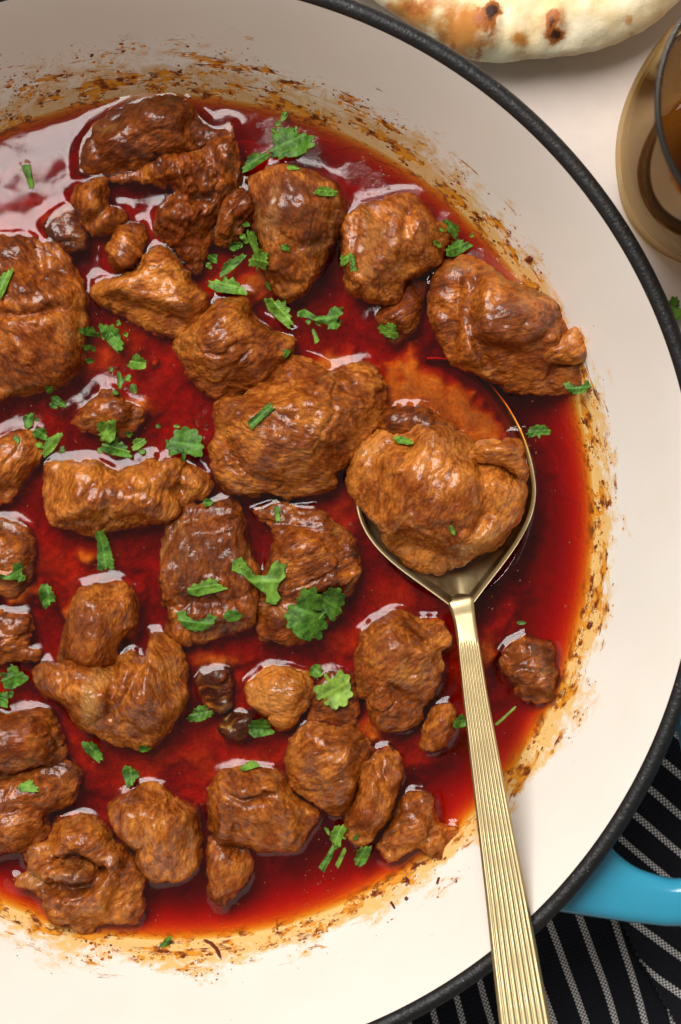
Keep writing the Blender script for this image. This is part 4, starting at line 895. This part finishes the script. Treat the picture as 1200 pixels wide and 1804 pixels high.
# ------------------------------------------------------------------ bubbles and ground spice on the sauce
rs = np.random.RandomState(77)
def scatter(name, label, cat, mat, spots_, loose, rmin, rmax, flat):
    VV, FF = [], []; cen = []
    for bx, by, cnt, sp_ in spots_:
        cen += [P(bx + rs.normal() * sp_, by + rs.normal() * sp_, ZS) for _ in range(cnt)]
    while len(cen) < loose + sum(x[2] for x in spots_):
        a_, r_ = rs.uniform(0, 6.283), (r_line - 0.003) * math.sqrt(rs.uniform()); cen.append(np.array([r_ * math.cos(a_), r_ * math.sin(a_)]))
    cen = np.array(cen); ii, jj = hm_idx(cen); cen = cen[(hmap[ii, jj] < ZS + 0.0008) & (np.hypot(*cen.T) < r_line - 0.001)]
    for c in cen:
        R_ = rs.uniform(rmin, rmax) * rs.uniform(0.5, 1); o0 = len(VV); el = rs.uniform(0.6, 1) if flat < 0.6 else 1; ro = rs.uniform(0, 3.14)
        for lv, (rr_, hh_) in enumerate([(1, -0.15), (0.95, 0.35), (0.72, 0.70), (0.38, 0.93)]):
            for k in range(10):
                b = 0.6283 * k; x_, y_ = R_ * rr_ * math.cos(b), R_ * el * rr_ * math.sin(b)
                VV.append((c[0] + x_ * math.cos(ro) - y_ * math.sin(ro), c[1] + x_ * math.sin(ro) + y_ * math.cos(ro), ZS + 0.00012 + R_ * hh_ * flat))
        VV.append((c[0], c[1], ZS + 0.00012 + R_ * flat))
        FF += [[o0 + l * 10 + k, o0 + l * 10 + (k + 1) % 10, o0 + l * 10 + 10 + (k + 1) % 10, o0 + l * 10 + 10 + k] for l in range(3) for k in range(10)]
        FF += [[o0 + 30 + k, o0 + 30 + (k + 1) % 10, o0 + 40] for k in range(10)] + [[o0 + k for k in range(10)][::-1]]
    return tag(mesh_obj(name, np.array(VV), FF, mat), label, cat, kind='stuff')
scatter('sauce_bubbles', 'tiny clear bubbles gathered beside leaves and meat on the red sauce', 'bubbles', BUBBLE,
        [(180, 560, 14, 10), (235, 580, 8, 8), (200, 650, 16, 9), (240, 742, 8, 8), (365, 745, 14, 10), (42, 295, 8, 6), (680, 300, 18, 30), (650, 350, 10, 20), (355, 1425, 12, 6), (720, 800, 6, 10), (940, 790, 8, 8), (240, 690, 6, 6)], 70, 0.00025, 0.0008, 0.8)
scatter('spice_grains', 'fine brown spice grains floating all over the red sauce', 'spice', GRAIN, [(110, 330, 30, 60), (660, 300, 60, 40), (560, 1580, 40, 40)], 900, 0.00012, 0.0003, 0.35)

# ------------------------------------------------------------------ spice flakes stuck to the enamel
def on_wall(x, y):
    z = ZS + 0.004
    for _ in range(30):
        xy = P(x, y, z); z = 0.5 * z + 0.5 * float(pan_z(min(np.hypot(*xy), 0.1438)))
    return xy, z
def flake(label, pts, rad):
    c = []
    for x, y in pts:
        xy, z = on_wall(x, y); c.append((*xy, z + rad * 0.4))
    c = np.array(c); 
    cc = np.stack([np.interp(np.linspace(0, len(c) - 1, 14), range(len(c)), c[:, i]) for i in range(3)], 1)
    t_ = np.gradient(cc, axis=0); t_ /= np.linalg.norm(t_, axis=1)[:, None]; s = np.cross(t_, [0, 0, 1]); s /= np.maximum(np.linalg.norm(s, axis=1), 1e-9)[:, None]; u = np.cross(s, t_)
    rr = rad * np.sqrt(np.clip(1 - np.linspace(-1, 1, 14) ** 4, 0.02, 1)) * (1 + 0.25 * perlin(cc * 1500))
    V = [cc[i] + rr[i] * (s[i] * math.cos(b) + 0.6 * u[i] * math.sin(b)) for i in range(14) for b in np.arange(8) * math.pi / 4]
    Fa = [[i * 8 + k, i * 8 + (k + 1) % 8, (i + 1) * 8 + (k + 1) % 8, (i + 1) * 8 + k] for i in range(13) for k in range(8)]
    Fa += [list(range(8))[::-1], [13 * 8 + k for k in range(8)]]
    return tag(mesh_obj('spice_flake', V, Fa, FLAKE, origin=cc.mean(0)), label, 'spice', 'spice flakes on the enamel')
flake('curved red chilli shred on the cream enamel below the sauce', [(358, 1655), (372, 1662), (382, 1672), (390, 1690)], 0.0006)
flake('dark brown flake on the upper right enamel above the folded chunk', [(927, 460), (932, 457), (938, 453)], 0.0008)
flake('thin dark sliver on the enamel below the crumbly piece', [(688, 1588), (692, 1594), (696, 1601)], 0.0004)
flake('reddish ring-shaped flake under the crumbly piece', [(709, 1550), (715, 1546), (720, 1554), (715, 1561)], 0.0005)
flake('small upright red shred near the spoon handle on the lower enamel', [(774, 1545), (772, 1552), (770, 1558)], 0.0005)
flake('round brown speck left of the thin dark sliver', [(714, 1581), (716, 1583), (718, 1585)], 0.0007)
flake('dark red flake on the right wall beside the lone nugget', [(1036, 1108), (1040, 1102), (1043, 1095)], 0.0009)

# ------------------------------------------------------------------ naan bread
def naan():
    zt_ = 0.016
    pts = [(560, -60), (640, -12), (690, 22), (740, 55), (790, 85), (830, 104), (880, 110), (940, 104), (1000, 98), (1060, 86), (1120, 60), (1165, 30), (1205, -10), (1240, -80), (1200, -250), (1000, -330), (750, -300), (600, -190)]
    poly = catmull(P([p[0] for p in pts], [p[1] for p in pts], zt_), 8)
    pos, d, near, quads, bnd = poly_grid(poly, 0.0009); n = len(pos); W = 0.010
    ph = np.clip(d / W, 0, 1) * math.pi / 2; inset = np.where(d < W, W * (1 - np.cos(ph)), d)
    dv = near - pos; dv /= np.maximum(np.linalg.norm(dv, axis=1), 1e-9)[:, None]
    xy = pos + dv * np.maximum(d - inset, 0)[:, None]; xy[bnd] = pos[bnd]
    q = np.c_[xy * 1e3, np.zeros(n)]
    z = np.sin(ph) * (0.0085 + 0.0022 * fbm(q / 22, 2))
    for bx, by, rx, ry, h in [(848, 45, 38, 62, 0.004), (975, 40, 24, 40, 0.0025), (760, 30, 40, 40, 0.002), (900, 60, 30, 40, 0.001), (1080, 20, 60, 50, 0.0015)]:
        c0 = P(bx, by, zt_ + 0.008); k = (xy - c0) / 0.000157
        z += h * np.clip(1 - (k[:, 0] / rx) ** 2 - (k[:, 1] / ry) ** 2, 0, 1) ** 0.6 * np.sin(ph)
    f1_, f2_, cid = worley(np.c_[xy * 1e3 / 13, np.full(n, 0.5)] + 0.15 * np.c_[perlin(q / 6), perlin(q / 6 + 9), np.zeros(n)])
    bl = np.clip(1 - f1_ / 0.55, 0, 1) ** 0.6 * (_jit[cid][:, 2] > 0.45) * _jit[cid][:, 0]; z += 0.0016 * bl * np.sin(ph)
    for _ in range(2): z = np.where(bnd, 0, 0.5 * z + 0.5 * neighbours_mean(z, quads, n))
    zb = -np.sin(ph) * 0.004
    lift_ = 0.0155 + 0.000 * d
    ids = np.cumsum(~bnd) - 1 + n; bi = np.where(bnd, np.arange(n), ids)
    V = np.vstack([np.c_[xy, z + lift_], np.c_[xy, zb + lift_ - 0.010 * sstep(0.02, 0.05, d)][~bnd]]); Fa = np.vstack([quads, bi[quads][:, ::-1]])
    nr = vert_normals(V, Fa); V = V + nr * (0.0004 * fbm(V * 1e3 / 5, 3))[:, None]
    def sp(lst):
        s = np.zeros(len(V))
        for bx, by, rx, ry, st_ in lst:
            k = (V[:, :2] - P(bx, by, zt_ + 0.010)) / 0.000157
            s = np.maximum(s, st_ * np.clip(1.35 - np.sqrt((k[:, 0] / rx) ** 2 + (k[:, 1] / ry) ** 2) + 0.35 * fbm(V * 220, 2), 0, 1))
        return s
    ch = sp([(855, 34, 30, 38, 0.62), (866, 20, 22, 20, 1.0), (972, 40, 15, 36, 0.75), (978, 58, 22, 14, 1.0), (845, 92, 10, 18, 0.5), (800, 72, 7, 24, 0.55), (735, 8, 34, 24, 0.5)])
    br = sp([(815, 50, 62, 62, 1.0), (720, 20, 90, 50, 0.85), (915, 65, 20, 16, 0.9), (975, 45, 42, 55, 0.6), (1110, 32, 12, 10, 0.7), (930, 90, 30, 14, 0.5), (1122, 52, 10, 6, 0.7), (1000, 90, 90, 12, 0.45)])
    br = np.maximum(br, 0.75 * np.r_[bl, bl[~bnd]])
    o = mesh_obj('naan_bread', V, Fa, NAAN, attrs={'char': ch, 'brown': br}, origin=(*V[:, :2].mean(0), 0.0))
    tag(o, 'puffy pale naan bread with charred blisters behind the pan', 'bread')
naan()

# ------------------------------------------------------------------ glass tumbler with an amber drink
gc = P(1242, 313, 0.002)
glass = empty('drinking_glass', (*gc, 0.0)); tag(glass, 'smoky amber glass tumbler with a dark rim on the table', 'glass')
gp = [(0.0005, 0.001), (0.020, 0.0008), (0.0245, 0.0015), (0.0262, 0.004), (0.0268, 0.009), (0.0285, 0.022), (0.0315, 0.042), (0.0340, 0.065), (0.0352, 0.090), (0.0350, 0.115), (0.0342, 0.140),
      (0.0338, 0.1406), (0.0332, 0.140), (0.0338, 0.115), (0.0340, 0.090), (0.0327, 0.065), (0.0300, 0.042), (0.0268, 0.024), (0.0230, 0.016), (0.015, 0.014), (0.0005, 0.0138)]
def lathe_part(name, pr, mat, par, n=128):
    v, f, uv = lathe(pr, n, center=(gc[0], gc[1])); return mesh_obj(name, v, f[:, ::-1], mat, par, uv=uv)
lathe_part('glass_wall', catmull(np.array(gp), 4)[:4 * (len(gp) - 1) + 1], GLASS, glass)
ring = [(0.0338 + 0.0008 * math.cos(a), 0.1408 + 0.0008 * math.sin(a)) for a in np.linspace(0, 2 * math.pi, 13)]
lathe_part('dark_rim', ring, mat_simple('dark_rim_metal', (0.035, 0.036, 0.04), 0.25, metal=0.6), glass)
dk = [(0.0005, 0.0150), (0.015, 0.0150), (0.0222, 0.0172), (0.0262, 0.0250), (0.0294, 0.0425), (0.0320, 0.0650), (0.0333, 0.088), (0.0320, 0.0885), (0.0005, 0.0885)]
tag(lathe_part('drink', dk, DRINK, None), 'dark amber drink inside the smoky tumbler', 'drink')

# ------------------------------------------------------------------ striped napkin under the pan
def cloth(name, x0, x1, y0, y1, zf, ang, phase, nx=150, ny=150, parent=None, clip=None):
    X, Y = np.meshgrid(np.linspace(x0, x1, nx), np.linspace(y0, y1, ny), indexing='ij'); q = np.stack([X.ravel(), Y.ravel()], 1)
    z = zf(q); a = math.radians(ang)
    # arc-length along the stripe normal so the stripes ride the folds
    u = q[:, 0] * math.cos(a) + q[:, 1] * math.sin(a) + 0.5 * z + 0.0022 * fbm(np.c_[q * 12, np.zeros(len(q))], 2) + phase; v = -q[:, 0] * math.sin(a) + q[:, 1] * math.cos(a)
    keep = np.ones(len(q), bool) if clip is None else clip(q)
    Fa = []
    idx = np.arange(nx * ny).reshape(nx, ny)
    Q = np.stack([idx[:-1, :-1].ravel(), idx[1:, :-1].ravel(), idx[1:, 1:].ravel(), idx[:-1, 1:].ravel()], 1)
    Q = Q[keep[Q].all(1)]
    V = np.c_[q, z]
    o = mesh_obj(name, V, Q, NAPKIN, parent, uv=np.c_[u, v])
    so = o.modifiers.new('thickness', 'SOLIDIFY'); so.thickness = 0.0008; so.offset = -1
    return o
nap = empty('striped_napkin', (0.13, -0.12, 0.0)); tag(nap, 'black cotton napkin with white woven stripes under the pan', 'napkin')
def z_low(q):
    return 0.0018 + 0.0016 * (1 + np.sin(q[:, 0] * 95 - q[:, 1] * 28 + 0.6)) * sstep(0.115, 0.16, np.hypot(q[:, 0], q[:, 1])) + 0.0005 * (1 + fbm(np.c_[q * 60, np.zeros(len(q))], 2))
cloth('lower_layer', -0.02, 0.22, -0.26, -0.02, z_low, 18, 0.002, parent=nap)
fl0, fl1 = P(1075, 1600, 0.005), P(1185, 1804, 0.005); fd = (fl1 - fl0) / np.linalg.norm(fl1 - fl0); fn = np.array([-fd[1], fd[0]])
def flap_d(q): return (q - fl0) @ fn
def z_flap(q):
    d = flap_d(q); return 0.0065 + 0.0028 * np.sqrt(np.clip(1 - ((d - 0.003) / 0.003) ** 2, 0, 1)) * (d < 0.003) + 0.0028 * (d >= 0.003) + 0.0014 * np.sin(q[:, 0] * 60 + q[:, 1] * 75) * sstep(0, 0.02, d) + 0.0004 * fbm(np.c_[q * 70, np.zeros(len(q))], 2) - 0.003 * sstep(0.15, 0.125, np.hypot(q[:, 0], q[:, 1]))
cloth('folded_layer', 0.05, 0.24, -0.24, 0.02, z_flap, 52, 0.0031, nx=190, ny=260, parent=nap, clip=lambda q: (flap_d(q) > 0) & (np.hypot(q[:, 0], q[:, 1]) > 0.118))
